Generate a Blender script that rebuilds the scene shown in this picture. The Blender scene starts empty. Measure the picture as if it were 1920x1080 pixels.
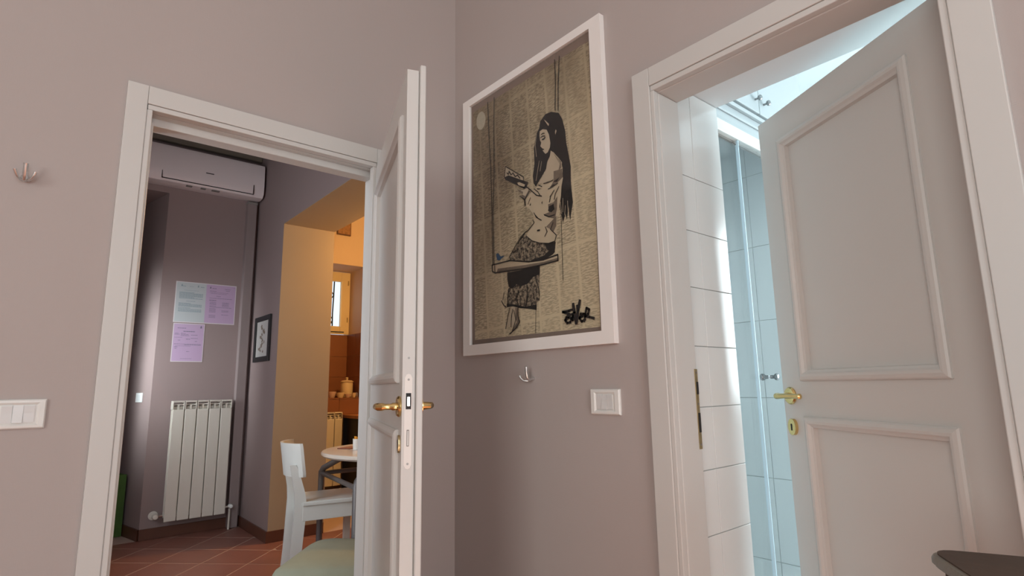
import bpy, bmesh, math, random
from mathutils import Vector, Matrix
from mathutils.geometry import tessellate_polygon
random.seed(7)
C = bpy.context.scene.collection
PI = math.pi
sc = bpy.context.scene

# ---------------------------------------------------------------- camera
YAW, PITCH, ROLL = math.radians(40.1527), math.radians(9.7954), math.radians(-0.9248)
cam_d = bpy.data.cameras.new('camera')
cam_d.sensor_width = 36.0
cam_d.lens = 1058.893 / 1920 * 36.0
cam_d.clip_start = 0.02
cam = bpy.data.objects.new('camera', cam_d)
C.objects.link(cam)
_f = Vector((math.sin(YAW) * math.cos(PITCH), math.cos(YAW) * math.cos(PITCH), math.sin(PITCH)))
_r = Vector((math.cos(YAW), -math.sin(YAW), 0))
_u = _r.cross(_f)
_r2 = math.cos(ROLL) * _r + math.sin(ROLL) * _u
_u2 = -math.sin(ROLL) * _r + math.cos(ROLL) * _u
M = Matrix((_r2, _u2, -_f)).transposed().to_4x4()
M.translation = Vector((-1.3098, -1.92, 1.2))
cam.matrix_world = M
sc.camera = cam

# ---------------------------------------------------------------- world, lights, exposure
sc.view_settings.view_transform = 'Standard'
sc.view_settings.look = 'None'
sc.view_settings.gamma = 1.0
sc.view_settings.use_curve_mapping = False
sc.view_settings.exposure = 0.0
world = bpy.data.worlds.new('daylight')
sc.world = world
world.use_nodes = True
world.node_tree.nodes['Background'].inputs['Color'].default_value = (0.80, 0.90, 1.0, 1)
world.node_tree.nodes['Background'].inputs['Strength'].default_value = 1.3

def area(name, loc, target, sx, sy, power, color):
    l = bpy.data.lights.new(name, 'AREA')
    l.shape = 'RECTANGLE'; l.size = sx; l.size_y = sy
    l.energy = power; l.color = color
    o = bpy.data.objects.new(name, l)
    C.objects.link(o)
    o.location = loc
    d = Vector(target) - Vector(loc)
    o.rotation_euler = d.to_track_quat('-Z', 'Y').to_euler()
    return o

DAY = (0.87, 0.965, 1.0)
area('window_daylight', (-1.6, -4.50, 1.75), (-1.6, 0, 1.75), 1.5, 1.8, 37.5, DAY)
area('side_window_daylight', (-4.12, -2.9, 1.8), (0, -2.2, 1.6), 1.3, 1.8, 48, (0.98, 0.96, 0.91))
sun_d = bpy.data.lights.new('sun', 'SUN'); sun_d.energy = 19.0; sun_d.angle = math.radians(0.6); sun_d.color = (1.0, 0.90, 0.78)
sun = bpy.data.objects.new('sun', sun_d); C.objects.link(sun)
sun.rotation_euler = Vector((0.8, 2.1, -1.75)).to_track_quat('-Z', 'Y').to_euler()
area('kitchen_fill', (-1.80, 0.55, 1.8), (-0.2, 2.4, 1.6), 0.9, 1.5, 30, (0.84, 0.92, 1.0))  # added fill light for the kitchen, hung in a windowless annex
rl = area('recess_daylight', (-1.38, 2.66, 1.50), (-0.65, 3.06, 1.40), 0.4, 0.9, 4.4, (0.84, 0.95, 1.0))
rl.data.spread = math.radians(64)
area('bathroom_daylight', (2.45, -2.5, 1.7), (0.3, -1.4, 1.6), 0.9, 1.2, 72, (0.82, 0.95, 1.0))
lamp = bpy.data.lights.new('kitchenette_lamp', 'POINT')
lamp.energy = 68; lamp.color = (1.0, 0.56, 0.18); lamp.shadow_soft_size = 0.08
lo = bpy.data.objects.new('kitchenette_lamp', lamp)
C.objects.link(lo); lo.location = (1.15, 1.88, 2.30)

# ---------------------------------------------------------------- materials
def srgb(r, g, b):
    f = lambda c: (c / 255 / 12.92) if c / 255 <= 0.04045 else ((c / 255 + 0.055) / 1.055) ** 2.4
    return (f(r), f(g), f(b), 1)

def mat(name, col, rough=0.6, metal=0.0, var=0.06, vscale=3.0, bump=0.0, bscale=200.0, spec=0.5, coat=0.0):
    m = bpy.data.materials.new(name); m.use_nodes = True
    nt = m.node_tree; N = nt.nodes; L = nt.links
    p = N['Principled BSDF']
    p.inputs['Roughness'].default_value = rough
    p.inputs['Metallic'].default_value = metal
    p.inputs['Specular IOR Level'].default_value = spec
    if coat: p.inputs['Coat Weight'].default_value = coat
    tc = N.new('ShaderNodeTexCoord')
    nz = N.new('ShaderNodeTexNoise'); nz.inputs['Scale'].default_value = vscale; nz.inputs['Detail'].default_value = 4
    L.new(tc.outputs['Object'], nz.inputs['Vector'])
    mx = N.new('ShaderNodeMix'); mx.data_type = 'RGBA'
    c = list(col)[:3]
    mx.inputs[6].default_value = [max(0, x * (1 - var)) for x in c] + [1]
    mx.inputs[7].default_value = [min(1, x * (1 + var)) for x in c] + [1]
    L.new(nz.outputs['Fac'], mx.inputs[0])
    L.new(mx.outputs[2], p.inputs['Base Color'])
    if bump:
        n2 = N.new('ShaderNodeTexNoise'); n2.inputs['Scale'].default_value = bscale; n2.inputs['Detail'].default_value = 3
        L.new(tc.outputs['Object'], n2.inputs['Vector'])
        b = N.new('ShaderNodeBump'); b.inputs['Strength'].default_value = bump; b.inputs['Distance'].default_value = 0.002
        L.new(n2.outputs['Fac'], b.inputs['Height'])
        L.new(b.outputs['Normal'], p.inputs['Normal'])
    return m

def weave(name, col):
    """plaster covered with a fine woven mauve wallpaper"""
    m = mat(name, col, rough=0.75, var=0.035, vscale=1.6)
    nt = m.node_tree; N = nt.nodes; L = nt.links; p = N['Principled BSDF']
    tc = N.new('ShaderNodeTexCoord')
    hs = []
    for sx, sz in ((700, 25), (25, 700)):
        mp = N.new('ShaderNodeMapping'); mp.inputs['Scale'].default_value = (sx, sx, sz)
        L.new(tc.outputs['Object'], mp.inputs['Vector'])
        nz = N.new('ShaderNodeTexNoise'); nz.inputs['Scale'].default_value = 1.0; nz.inputs['Detail'].default_value = 1
        L.new(mp.outputs['Vector'], nz.inputs['Vector']); hs.append(nz)
    ad = N.new('ShaderNodeMath'); ad.operation = 'ADD'
    L.new(hs[0].outputs['Fac'], ad.inputs[0]); L.new(hs[1].outputs['Fac'], ad.inputs[1])
    b = N.new('ShaderNodeBump'); b.inputs['Strength'].default_value = 0.25; b.inputs['Distance'].default_value = 0.0006
    L.new(ad.outputs[0], b.inputs['Height']); L.new(b.outputs['Normal'], p.inputs['Normal'])
    return m

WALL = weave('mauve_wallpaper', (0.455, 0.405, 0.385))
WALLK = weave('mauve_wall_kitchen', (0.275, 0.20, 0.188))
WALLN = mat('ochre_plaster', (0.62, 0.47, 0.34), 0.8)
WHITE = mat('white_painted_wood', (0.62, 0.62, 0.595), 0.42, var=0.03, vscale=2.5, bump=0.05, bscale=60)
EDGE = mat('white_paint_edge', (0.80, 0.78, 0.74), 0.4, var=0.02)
ARCHP = mat('lamplit_plaster', (0.34, 0.25, 0.155), 0.8)  # arch wall tone lightened and warmed to paint in more lamplight
CEIL = mat('ceiling_white', (0.78, 0.76, 0.73), 0.85)
BATHW = mat('bathroom_white_plaster', (0.80, 0.84, 0.85), 0.7, var=0.02)
CABW = mat('cabinet_white_paint', (0.48, 0.51, 0.52), 0.5, var=0.02)
BTILE = mat('bathroom_tile', (0.76, 0.79, 0.78), 0.22, var=0.03, vscale=1.5)
BTILE2 = mat('shower_tile', (0.68, 0.71, 0.70), 0.25, var=0.03, vscale=1.5)
GROUT = mat('pale_grout', (0.42, 0.43, 0.42), 0.9)
TERRA = mat('terracotta', (0.38, 0.135, 0.07), 0.38, var=0.32, vscale=5.0, bump=0.2, bscale=30)
TERRAK = mat('terracotta_kitchen', (0.25, 0.105, 0.078), 0.38, var=0.28, vscale=5.0, bump=0.2, bscale=30)
TERRA2 = mat('terracotta_skirting', (0.10, 0.036, 0.020), 0.4, var=0.25, vscale=8.0)
TGROUT = mat('floor_grout', (0.46, 0.32, 0.26), 0.9)
DARKWOOD = mat('dark_ceiling_wood', (0.10, 0.075, 0.055), 0.6, var=0.3, vscale=6)
HOOKM = mat('hook_chrome', (0.70, 0.72, 0.72), 0.34, metal=1.0, var=0.02)
CHROME = mat('chrome', (0.75, 0.73, 0.72), 0.15, metal=1.0, var=0.02)
KNOBM = mat('dark_chrome', (0.30, 0.30, 0.30), 0.25, metal=1.0, var=0.05)
BRASS = mat('brass', (0.74, 0.55, 0.24), 0.22, metal=1.0, var=0.12, vscale=40)
BRASSOLD = mat('worn_brass', (0.46, 0.36, 0.20), 0.35, metal=1.0, var=0.3, vscale=60)
PLASTIC = mat('switch_plastic', (0.78, 0.79, 0.76), 0.35, var=0.02)
PLASTIC2 = mat('switch_key_plastic', (0.70, 0.71, 0.70), 0.3, var=0.02)
BLACK = mat('black_void', (0.012, 0.01, 0.01), 0.6)
FRAMEW = mat('white_picture_frame', (0.88, 0.86, 0.83), 0.45, var=0.03, vscale=12)
MOUNT = mat('brown_mount', (0.26, 0.185, 0.15), 0.8)
RADI = mat('radiator_enamel', (0.66, 0.61, 0.53), 0.35, var=0.02)
RADD = mat('radiator_recess', (0.22, 0.20, 0.18), 0.6)
ACW = mat('air_conditioner_plastic', (0.76, 0.66, 0.64), 0.35, var=0.02)
DUCT = mat('duct_paint', (0.26, 0.20, 0.19), 0.6)
CREAMW = mat('cream_window_paint', (0.74, 0.60, 0.36), 0.5, var=0.05)
BROWNT = mat('brown_tile', (0.25, 0.10, 0.05), 0.3, var=0.15, vscale=4)
BROWND = mat('dark_brown_grout', (0.11, 0.05, 0.03), 0.8)
IRON = mat('wrought_iron', (0.05, 0.055, 0.06), 0.5, metal=0.6)
CHAIRW = mat('white_lacquered_wood', (0.72, 0.74, 0.70), 0.3, var=0.03)
TABLEW = mat('white_table_top', (0.72, 0.66, 0.58), 0.22, var=0.03)
STEEL = mat('grey_steel_legs', (0.16, 0.15, 0.15), 0.45, metal=0.4)
SAGE = mat('sage_velvet', (0.30, 0.32, 0.24), 0.85, var=0.14, vscale=9, bump=0.2, bscale=400)
SAGE2 = mat('sage_piping', (0.16, 0.165, 0.12), 0.8)
STOOLW = mat('stool_wood', (0.20, 0.12, 0.07), 0.4, var=0.2, vscale=20)
DWOOD = mat('dark_stained_wood', (0.062, 0.036, 0.022), 0.62, var=0.35, vscale=14, bump=0.3, bscale=40)
DEDGE = mat('highlit_wood_edge', (0.17, 0.15, 0.115), 0.35, var=0.3, vscale=30, bump=0.3, bscale=60)  # paler tone paints a highlight along the table edge
CERAM = mat('cream_ceramic', (0.72, 0.58, 0.38), 0.3)
CERAMP = mat('pink_ceramic', (0.62, 0.42, 0.34), 0.3)
GREEN = mat('green_fabric', (0.055, 0.11, 0.02), 0.9, var=0.3, vscale=20)
INK = mat('black_ink', (0.018, 0.014, 0.013), 0.6)
SKIN = mat('print_pale_wash', (0.58, 0.47, 0.34), 0.7, var=0.12, vscale=30)
CLOTH = mat('print_warm_wash', (0.62, 0.50, 0.35), 0.7, var=0.12, vscale=25)
SHADE = mat('print_grey_wash', (0.20, 0.15, 0.11), 0.7, var=0.6, vscale=45)
BLUE = mat('print_blue_ink', (0.04, 0.10, 0.20), 0.7)
MOON = mat('print_moon', (0.46, 0.40, 0.30), 0.7, var=0.2, vscale=60)
NBLUE = mat('pale_blue_page', (0.45, 0.47, 0.47), 0.35, var=0.02)
NLILAC = mat('lilac_page', (0.46, 0.32, 0.46), 0.35, var=0.03)
NWHITE = mat('laminate_border', (0.62, 0.57, 0.56), 0.3)
NTEXT = mat('page_text', (0.17, 0.14, 0.20), 0.6)
NTEXTL = mat('page_text_light', (0.24, 0.29, 0.32), 0.6)

def skirt_mat():
    m = mat('print_skirt', (0.2, 0.15, 0.1), 0.7)
    nt = m.node_tree; N = nt.nodes; L = nt.links; p = N['Principled BSDF']
    tc = N.new('ShaderNodeTexCoord')
    nz = N.new('ShaderNodeTexNoise'); nz.inputs['Scale'].default_value = 85; nz.inputs['Detail'].default_value = 5
    nz.inputs['Roughness'].default_value = 0.7
    L.new(tc.outputs['Object'], nz.inputs['Vector'])
    r = N.new('ShaderNodeValToRGB')
    r.color_ramp.elements[0].position = 0.42; r.color_ramp.elements[0].color = (0.03, 0.022, 0.018, 1)
    r.color_ramp.elements[1].position = 0.62; r.color_ramp.elements[1].color = (0.46, 0.36, 0.25, 1)
    L.new(nz.outputs['Fac'], r.inputs['Fac']); L.new(r.outputs['Color'], p.inputs['Base Color'])
    return m
SKIRT = skirt_mat()

def newsprint_mat():
    """sepia newspaper pages: pale gutters, columns of fine unreadable print, brown ink wash"""
    m = mat('newsprint', (0.7, 0.6, 0.42), 0.7)
    nt = m.node_tree; N = nt.nodes; L = nt.links; p = N['Principled BSDF']
    tc = N.new('ShaderNodeTexCoord')
    sep = N.new('ShaderNodeSeparateXYZ'); L.new(tc.outputs['Object'], sep.inputs[0])
    cmb = N.new('ShaderNodeCombineXYZ')
    # slight skew so that the columns lean like the pasted pages
    L.new(sep.outputs['Y'], cmb.inputs[0]); L.new(sep.outputs['Z'], cmb.inputs[1])
    br = N.new('ShaderNodeTexBrick')
    br.offset = 0.37; br.offset_frequency = 1
    br.inputs['Scale'].default_value = 1.0
    br.inputs['Brick Width'].default_value = 0.097; br.inputs['Row Height'].default_value = 0.215
    br.inputs['Mortar Size'].default_value = 0.0075; br.inputs['Mortar Smooth'].default_value = 0.6
    br.inputs['Color1'].default_value = (0, 0, 0, 1); br.inputs['Color2'].default_value = (0.45, 0.45, 0.45, 1)
    br.inputs['Mortar'].default_value = (1, 1, 1, 1)
    rot = N.new('ShaderNodeMapping'); rot.inputs['Rotation'].default_value = (0, 0, math.radians(3))
    L.new(cmb.outputs[0], rot.inputs['Vector']); L.new(rot.outputs[0], br.inputs['Vector'])
    tx = N.new('ShaderNodeMapping'); tx.inputs['Scale'].default_value = (50, 230, 1)
    L.new(rot.outputs[0], tx.inputs['Vector'])
    nz = N.new('ShaderNodeTexNoise'); nz.inputs['Scale'].default_value = 1.0; nz.inputs['Detail'].default_value = 2
    L.new(tx.outputs[0], nz.inputs['Vector'])
    r = N.new('ShaderNodeValToRGB')
    r.color_ramp.elements[0].position = 0.42; r.color_ramp.elements[0].color = (0.37, 0.295, 0.195, 1)
    r.color_ramp.elements[1].position = 0.58; r.color_ramp.elements[1].color = (0.70, 0.575, 0.39, 1)
    L.new(nz.outputs['Fac'], r.inputs['Fac'])
    gut = N.new('ShaderNodeMix'); gut.data_type = 'RGBA'
    L.new(br.outputs['Color'], gut.inputs[0]); L.new(r.outputs['Color'], gut.inputs[6])
    gut.inputs[7].default_value = (0.70, 0.58, 0.39, 1)
    # brown wash of the drawing, thinning out downwards and to the right
    lx = N.new('ShaderNodeMapping'); lx.inputs['Scale'].default_value = (5, 5, 2.2)
    L.new(tc.outputs['Object'], lx.inputs['Vector'])
    n2 = N.new('ShaderNodeTexNoise'); n2.inputs['Scale'].default_value = 1.6; n2.inputs['Detail'].default_value = 5
    L.new(lx.outputs[0], n2.inputs['Vector'])
    a = N.new('ShaderNodeMath'); a.operation = 'MULTIPLY_ADD'; a.inputs[1].default_value = 0.75; a.inputs[2].default_value = 0.12
    L.new(sep.outputs['Z'], a.inputs[0])
    b = N.new('ShaderNodeMath'); b.operation = 'MULTIPLY_ADD'; b.inputs[1].default_value = 0.55
    L.new(sep.outputs['Y'], b.inputs[0]); L.new(a.outputs[0], b.inputs[2])
    c = N.new('ShaderNodeMath'); c.operation = 'ADD'; L.new(b.outputs[0], c.inputs[0])
    d = N.new('ShaderNodeMath'); d.operation = 'MULTIPLY'; d.inputs[1].default_value = 0.75
    L.new(n2.outputs['Fac'], d.inputs[0]); L.new(d.outputs[0], c.inputs[1])
    r2 = N.new('ShaderNodeValToRGB')
    r2.color_ramp.elements[0].position = 0.34; r2.color_ramp.elements[0].color = (1, 1, 1, 1)
    r2.color_ramp.elements[1].position = 0.85; r2.color_ramp.elements[1].color = (0.40, 0.36, 0.33, 1)
    L.new(c.outputs[0], r2.inputs['Fac'])
    mu = N.new('ShaderNodeMix'); mu.data_type = 'RGBA'; mu.blend_type = 'MULTIPLY'; mu.inputs[0].default_value = 1.0
    L.new(gut.outputs[2], mu.inputs[6]); L.new(r2.outputs['Color'], mu.inputs[7])
    L.new(mu.outputs[2], p.inputs['Base Color'])
    return m
NEWS = newsprint_mat()

def glass_mat(name, tint, refl=0.012):
    m = bpy.data.materials.new(name); m.use_nodes = True
    nt = m.node_tree; N = nt.nodes; L = nt.links
    N.remove(N['Principled BSDF'])
    t = N.new('ShaderNodeBsdfTransparent'); t.inputs['Color'].default_value = tint
    g = N.new('ShaderNodeBsdfGlossy'); g.inputs['Roughness'].default_value = 0.03
    lw = N.new('ShaderNodeLayerWeight')
    pw = N.new('ShaderNodeMath'); pw.operation = 'POWER'; pw.inputs[1].default_value = 4.0
    fr = N.new('ShaderNodeMath'); fr.operation = 'MULTIPLY_ADD'; fr.inputs[1].default_value = 0.7; fr.inputs[2].default_value = refl
    L.new(lw.outputs['Facing'], pw.inputs[0]); L.new(pw.outputs[0], fr.inputs[0])
    mx = N.new('ShaderNodeMixShader')
    L.new(fr.outputs[0], mx.inputs[0]); L.new(t.outputs[0], mx.inputs[1]); L.new(g.outputs[0], mx.inputs[2])
    L.new(mx.outputs[0], N['Material Output'].inputs['Surface'])
    return m
GLASS = glass_mat('clear_glass', (0.97, 0.98, 0.98, 1))
SHGLASS = glass_mat('shower_glass', (0.975, 0.985, 0.99, 1))
GLASSEDGE = mat('glass_edge_seal', (0.58, 0.74, 0.82), 0.2, var=0.02)
JARGLASS = mat('smoked_jar_glass', (0.06, 0.05, 0.05), 0.08, coat=0.5)

# ---------------------------------------------------------------- mesh helpers
class MB:
    def __init__(s): s.bm = bmesh.new()
    def box(s, x0, x1, y0, y1, z0, z1, bev=0.0):
        x0, x1 = min(x0, x1), max(x0, x1); y0, y1 = min(y0, y1), max(y0, y1); z0, z1 = min(z0, z1), max(z0, z1)
        r = bmesh.ops.create_cube(s.bm, size=1.0)
        vs = r['verts']
        bmesh.ops.scale(s.bm, vec=(x1 - x0, y1 - y0, z1 - z0), verts=vs)
        bmesh.ops.translate(s.bm, vec=((x0 + x1) / 2, (y0 + y1) / 2, (z0 + z1) / 2), verts=vs)
        if bev:
            es = list({e for v in vs for e in v.link_edges})
            bmesh.ops.bevel(s.bm, geom=es, offset=bev, segments=2, affect='EDGES', profile=0.5)
        return s
    def poly(s, pts, faces):
        vs = [s.bm.verts.new(p) for p in pts]
        for f in faces: s.bm.faces.new([vs[i] for i in f])
        return s
    def prism(s, pts2, fn, h0, h1):
        """outline pts2 mapped by fn(a,b,h) between two heights"""
        n = len(pts2)
        a = [s.bm.verts.new(fn(p[0], p[1], h0)) for p in pts2]
        b = [s.bm.verts.new(fn(p[0], p[1], h1)) for p in pts2]
        for i in range(n):
            j = (i + 1) % n
            s.bm.faces.new((a[i], a[j], b[j], b[i]))
        s.bm.faces.new(list(reversed(a))); s.bm.faces.new(b)
        return s
    def flat(s, pts3):
        tri = tessellate_polygon([[Vector(p) for p in pts3]])
        vs = [s.bm.verts.new(p) for p in pts3]
        for t in tri:
            try: s.bm.faces.new([vs[i] for i in t])
            except ValueError: pass
        return s
    def tube(s, pts, rad, seg=10, cap=True):
        pts = [Vector(p) for p in pts]
        if not isinstance(rad, (list, tuple)): rad = [rad] * len(pts)
        rings = []; prev = None
        for i, p in enumerate(pts):
            if i == 0: t = pts[1] - p
            elif i == len(pts) - 1: t = p - pts[i - 1]
            else: t = (pts[i + 1] - p).normalized() + (p - pts[i - 1]).normalized()
            t.normalize()
            if prev is None:
                up = Vector((0, 0, 1)) if abs(t.z) < 0.9 else Vector((1, 0, 0))
                a = t.cross(up).normalized()
            else:
                a = (prev - t * prev.dot(t)).normalized()
            prev = a
            b = t.cross(a)
            rings.append([s.bm.verts.new(p + rad[i] * (math.cos(2 * PI * k / seg) * a + math.sin(2 * PI * k / seg) * b)) for k in range(seg)])
        for r0, r1 in zip(rings, rings[1:]):
            for k in range(seg):
                s.bm.faces.new((r0[k], r0[(k + 1) % seg], r1[(k + 1) % seg], r1[k]))
        if cap:
            s.bm.faces.new(list(reversed(rings[0]))); s.bm.faces.new(rings[-1])
        return s
    def lathe(s, prof, c=(0, 0, 0), axis='Z', seg=24):
        rings = []
        for r, h in prof:
            ring = []
            for k in range(seg):
                a = 2 * PI * k / seg
                x, y = r * math.cos(a), r * math.sin(a)
                v = {'Z': (x, y, h), 'X': (h, x, y), 'Y': (x, h, y)}[axis]
                ring.append(s.bm.verts.new((v[0] + c[0], v[1] + c[1], v[2] + c[2])))
            rings.append(ring)
        for r0, r1 in zip(rings, rings[1:]):
            for k in range(seg):
                s.bm.faces.new((r0[k], r0[(k + 1) % seg], r1[(k + 1) % seg], r1[k]))
        s.bm.faces.new(rings[0]); s.bm.faces.new(rings[-1])
        return s
    def build(s, name, m, parent=None, smooth=False):
        bmesh.ops.recalc_face_normals(s.bm, faces=s.bm.faces)
        me = bpy.data.meshes.new(name); s.bm.to_mesh(me); s.bm.free()
        me.materials.append(m)
        if smooth:
            for p in me.polygons: p.use_smooth = True
            me.set_sharp_from_angle(angle=math.radians(38))
        o = bpy.data.objects.new(name, me); C.objects.link(o)
        if parent is not None: o.parent = parent
        return o

def box(name, m, x0, x1, y0, y1, z0, z1, parent=None, bev=0.0):
    return MB().box(x0, x1, y0, y1, z0, z1, bev).build(name, m, parent)

def tag(o, label=None, cat=None, group=None, kind=None):
    if label: o['label'] = label
    if cat: o['category'] = cat
    if group: o['group'] = group
    if kind: o['kind'] = kind
    return o

def empty(name, loc=(0, 0, 0), rz=0.0, label=None, cat=None, group=None, kind=None):
    o = bpy.data.objects.new(name, None); C.objects.link(o)
    o.location = loc; o.rotation_euler = (0, 0, rz); o.empty_display_size = 0.05
    return tag(o, label, cat, group, kind)

def S(o, label=None):
    o['kind'] = 'structure'
    if label: o['label'] = label
    return o
# artwork outlines, millimetres from the centre of the sheet
ART_SHAPES = [["moon",[-238,404,-241,394,-247,385,-255,379,-264,377,-274,379,-283,384,-291,393,-296,404,-298,416,-298,428,-295,439,-289,448,-280,454,-272,455,-262,454,-253,448,-245,439,-240,428,-237,416]],["ink",[140,291,176,272,192,244,204,196,207,152,216,107,224,62,222,22,223,-12,228,-62,220,-90,213,-122,209,-97,208,-69,198,-115,192,-93,180,-119,172,-88,165,-58,174,-26,178,10,184,33,186,70,180,94,163,116,146,139,128,132,112,115,106,91,82,69,62,52,52,42,40,59,37,86,47,128,46,187,60,236,76,253,83,278,110,294]],["skin",[79,241,94,243,114,234,125,212,131,179,128,163,117,149,105,147,97,156,91,165,96,167,87,176,80,184,85,196,79,207,77,226]],["skin",[132,150,146,137,167,113,184,90,180,69,156,46,119,44,87,44,66,49,85,67,107,90,115,114,126,129]],["cloth",[58,41,95,39,124,36,151,45,184,67,186,33,178,6,174,-26,166,-58,155,-84,148,-124,150,-157,141,-176,110,-177,64,-166,27,-150,-3,-126,9,-109,38,-88,48,-73,36,-59,36,-55,12,-27,-8,-13,-5,9,20,24,39,32]],["shade",[111,-39,139,-38,158,-22,153,-67,143,-98,113,-86,89,-69,114,-68]],["ink",[115,-47,138,-44,142,-64,126,-71,110,-62]],["ink",[87,-67,114,-81,143,-81,142,-86,113,-86,91,-74]],["shade",[98,-116,120,-105,151,-89,148,-124,134,-141,112,-124]],["shade",[143,71,184,67,186,37,170,29,141,20,123,17,142,37]],["shade",[146,135,180,94,180,72,166,64,174,87]],["skirt",[-5,-126,27,-150,64,-167,110,-178,144,-177,138,-212,128,-219,85,-229,12,-224,-99,-199,-98,-187,-77,-166,-57,-148,-30,-123]],["ink",[87,-174,141,-178,137,-212,127,-219,85,-229,6,-221,37,-217,86,-214,109,-202]],["skirt",[-113,-239,-14,-243,64,-246,58,-309,58,-367,43,-369,41,-397,1,-387,-37,-381,-82,-369,-119,-368,-112,-337,-104,-303,-113,-267]],["ink",[-113,-242,-14,-245,64,-247,60,-276,28,-280,-3,-300,-41,-303,-61,-292,-87,-306,-106,-294,-113,-267]],["ink",[-119,-356,-68,-365,-18,-379,42,-377,41,-397,1,-388,-44,-381,-82,-370,-117,-369]],["cloth",[-200,-198,-98,-199,12,-223,85,-229,153,-224,154,-244,73,-245,-14,-243,-183,-231,-198,-223]],["shade",[-168,-217,-14,-230,85,-236,150,-234,154,-244,73,-245,-14,-243,-175,-232]],["skin",[-92,-372,-53,-379,-57,-404,-48,-430,-62,-448,-101,-468,-84,-448,-97,-434,-124,-447,-109,-407]],["shade",[-70,-377,-53,-379,-57,-404,-48,-430,-62,-448,-101,-468,-78,-444,-64,-429,-70,-403]],["skin",[-112,169,-10,96,-12,82,-96,129,-119,129]],["ink",[-119,129,-96,129,14,69,1,53,-9,51,-117,119]],["cloth",[-47,85,-35,84,-4,66,-9,59,-40,74]],["shade",[-51,65,-38,54,-8,50,8,54,18,38,6,19,-6,7,-30,28,-18,33,-38,49]],["skin",[-31,52,-8,48,11,50,14,39,-3,22,-19,31,-15,41]],["blue",[-175,-159,-163,-158,-149,-174,-124,-175,-143,-182,-156,-188,-170,-184,-174,-170]],["skin",[104,275,112,268,129,249,126,242,115,258]],["skin",[161,217,165,210,159,198,157,209]],["ink",[123,19,147,25,144,20]],["ink",[142,33,172,41,159,28]],["ink",[36,-48,66,-79,54,-70]],["ink",[119,-16,137,-4,129,-14]],["ink",[18,-20,26,-11,25,-19]],["ink",[81,-25,86,-20,84,-32]],["ink",[58,34,86,24,62,28]]]
ART_LINES = [["ink",2.2,[-219,476,-212,320,-202,179,-198,-34,-196,-199]],["ink",2.2,[-177,479,-181,339,-182,172,-192,2,-190,-22,-188,-200]],["ink",2.2,[167,475,167,382,161,287]],["ink",2.2,[190,478,180,376,176,280]],["ink",1.2,[174,-85,174,-183,174,-263,174,-315]],["ink",1.2,[40,-396,35,-475]],["ink",3,[-200,-198,-98,-199,12,-223,85,-229,153,-224,154,-244,73,-245,-14,-243,-183,-231,-198,-223,-200,-198]],["ink",2.5,[-184,-203,-183,-231]],["ink",2,[-112,169,-10,96,-12,82]],["ink",2,[-112,169,-119,129]],["ink",2.5,[-104,141,-95,132,-91,144,-80,125,-68,130,-56,111,-43,114,-30,97]],["ink",2.5,[3,56,27,36,57,8,83,-2]],["ink",2,[45,35,64,19,76,1]],["ink",2,[-32,30,-5,7,-2,-14]],["ink",2,[85,213,95,216,107,212]],["ink",3,[93,204,102,203,108,207]],["ink",2,[89,224,97,226,105,223]],["ink",2,[91,169,101,164]],["ink",2,[-7,-13,-7,10,20,33]],["ink",2,[35,-76,41,-88,9,-109,-5,-111,-30,-123,-57,-146,-98,-187]],["ink",2,[-5,-111,-23,-126,-50,-146]],["ink",2,[-3,-126,27,-150,64,-166,110,-177,141,-176,150,-157]],["ink",3.5,[57,-120,68,-121]],["ink",2,[136,-109,123,-131,140,-147,150,-157]],["ink",3,[-104,-303,-110,-338,-108,-366]],["ink",2.5,[-146,-342,-132,-361,-119,-369]],["ink",2,[-130,-313,-138,-340]],["ink",3,[-48,-320,-62,-344,-49,-375]],["ink",3,[-3,-305,-2,-351,-12,-379]],["ink",2,[-99,-374,-111,-403,-124,-447]],["ink",2,[-83,-380,-90,-409,-94,-443]],["ink",2,[46,-291,57,-326,60,-351]],["skin",1.1,[66,234,57,196,62,150]],["skin",1.1,[76,130,66,95,57,62]],["skin",1.1,[88,124,79,91]],["skin",1.1,[196,-65,192,-97]],["skin",1.1,[207,-52,208,-91]],["skin",1.1,[186,-38,184,-85]],["skin",1.1,[174,-47,178,-90]],["skin",1.1,[146,139,163,116,178,88]],["ink",2,[95,40,118,38,142,39]],["ink",2,[70,41,86,32]],["ink",2,[117,14,141,16,164,22]],["ink",2,[146,2,128,-14,121,-34]],["ink",2,[169,8,151,-12,145,-31]],["ink",2,[42,-52,54,-72,79,-88]],["ink",1.5,[26,9,12,-13]],["ink",2,[98,-116,106,-135,94,-149]],["ink",2,[-77,-171,-57,-170,-44,-164]],["ink",2,[-76,-385,-66,-420,-85,-457]],["ink",2.5,[-53,-379,-54,-404,-46,-430,-62,-448,-101,-468]],["ink",5,[213,-415,196,-417,168,-418,198,-428,184,-437,178,-446,188,-456,202,-454,209,-441,194,-438,182,-446]],["ink",5,[194,-431,216,-429,212,-449,204,-443,216,-436]],["ink",7,[216,-397,220,-425,227,-460]],["ink",7,[246,-390,236,-420,227,-460]],["ink",5,[233,-404,234,-438]],["ink",5,[240,-445,254,-440,262,-434,247,-432,242,-447,251,-457,266,-451]],["ink",5,[261,-458,267,-434,273,-416,284,-423,279,-436,265,-442,284,-446,302,-452]]]

# ================================================================ structure: bedroom
H = 3.40
def walls(name, m, boxes, label):
    b = MB()
    for q in boxes: b.box(*q)
    return S(b.build(name, m), label)

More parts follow.
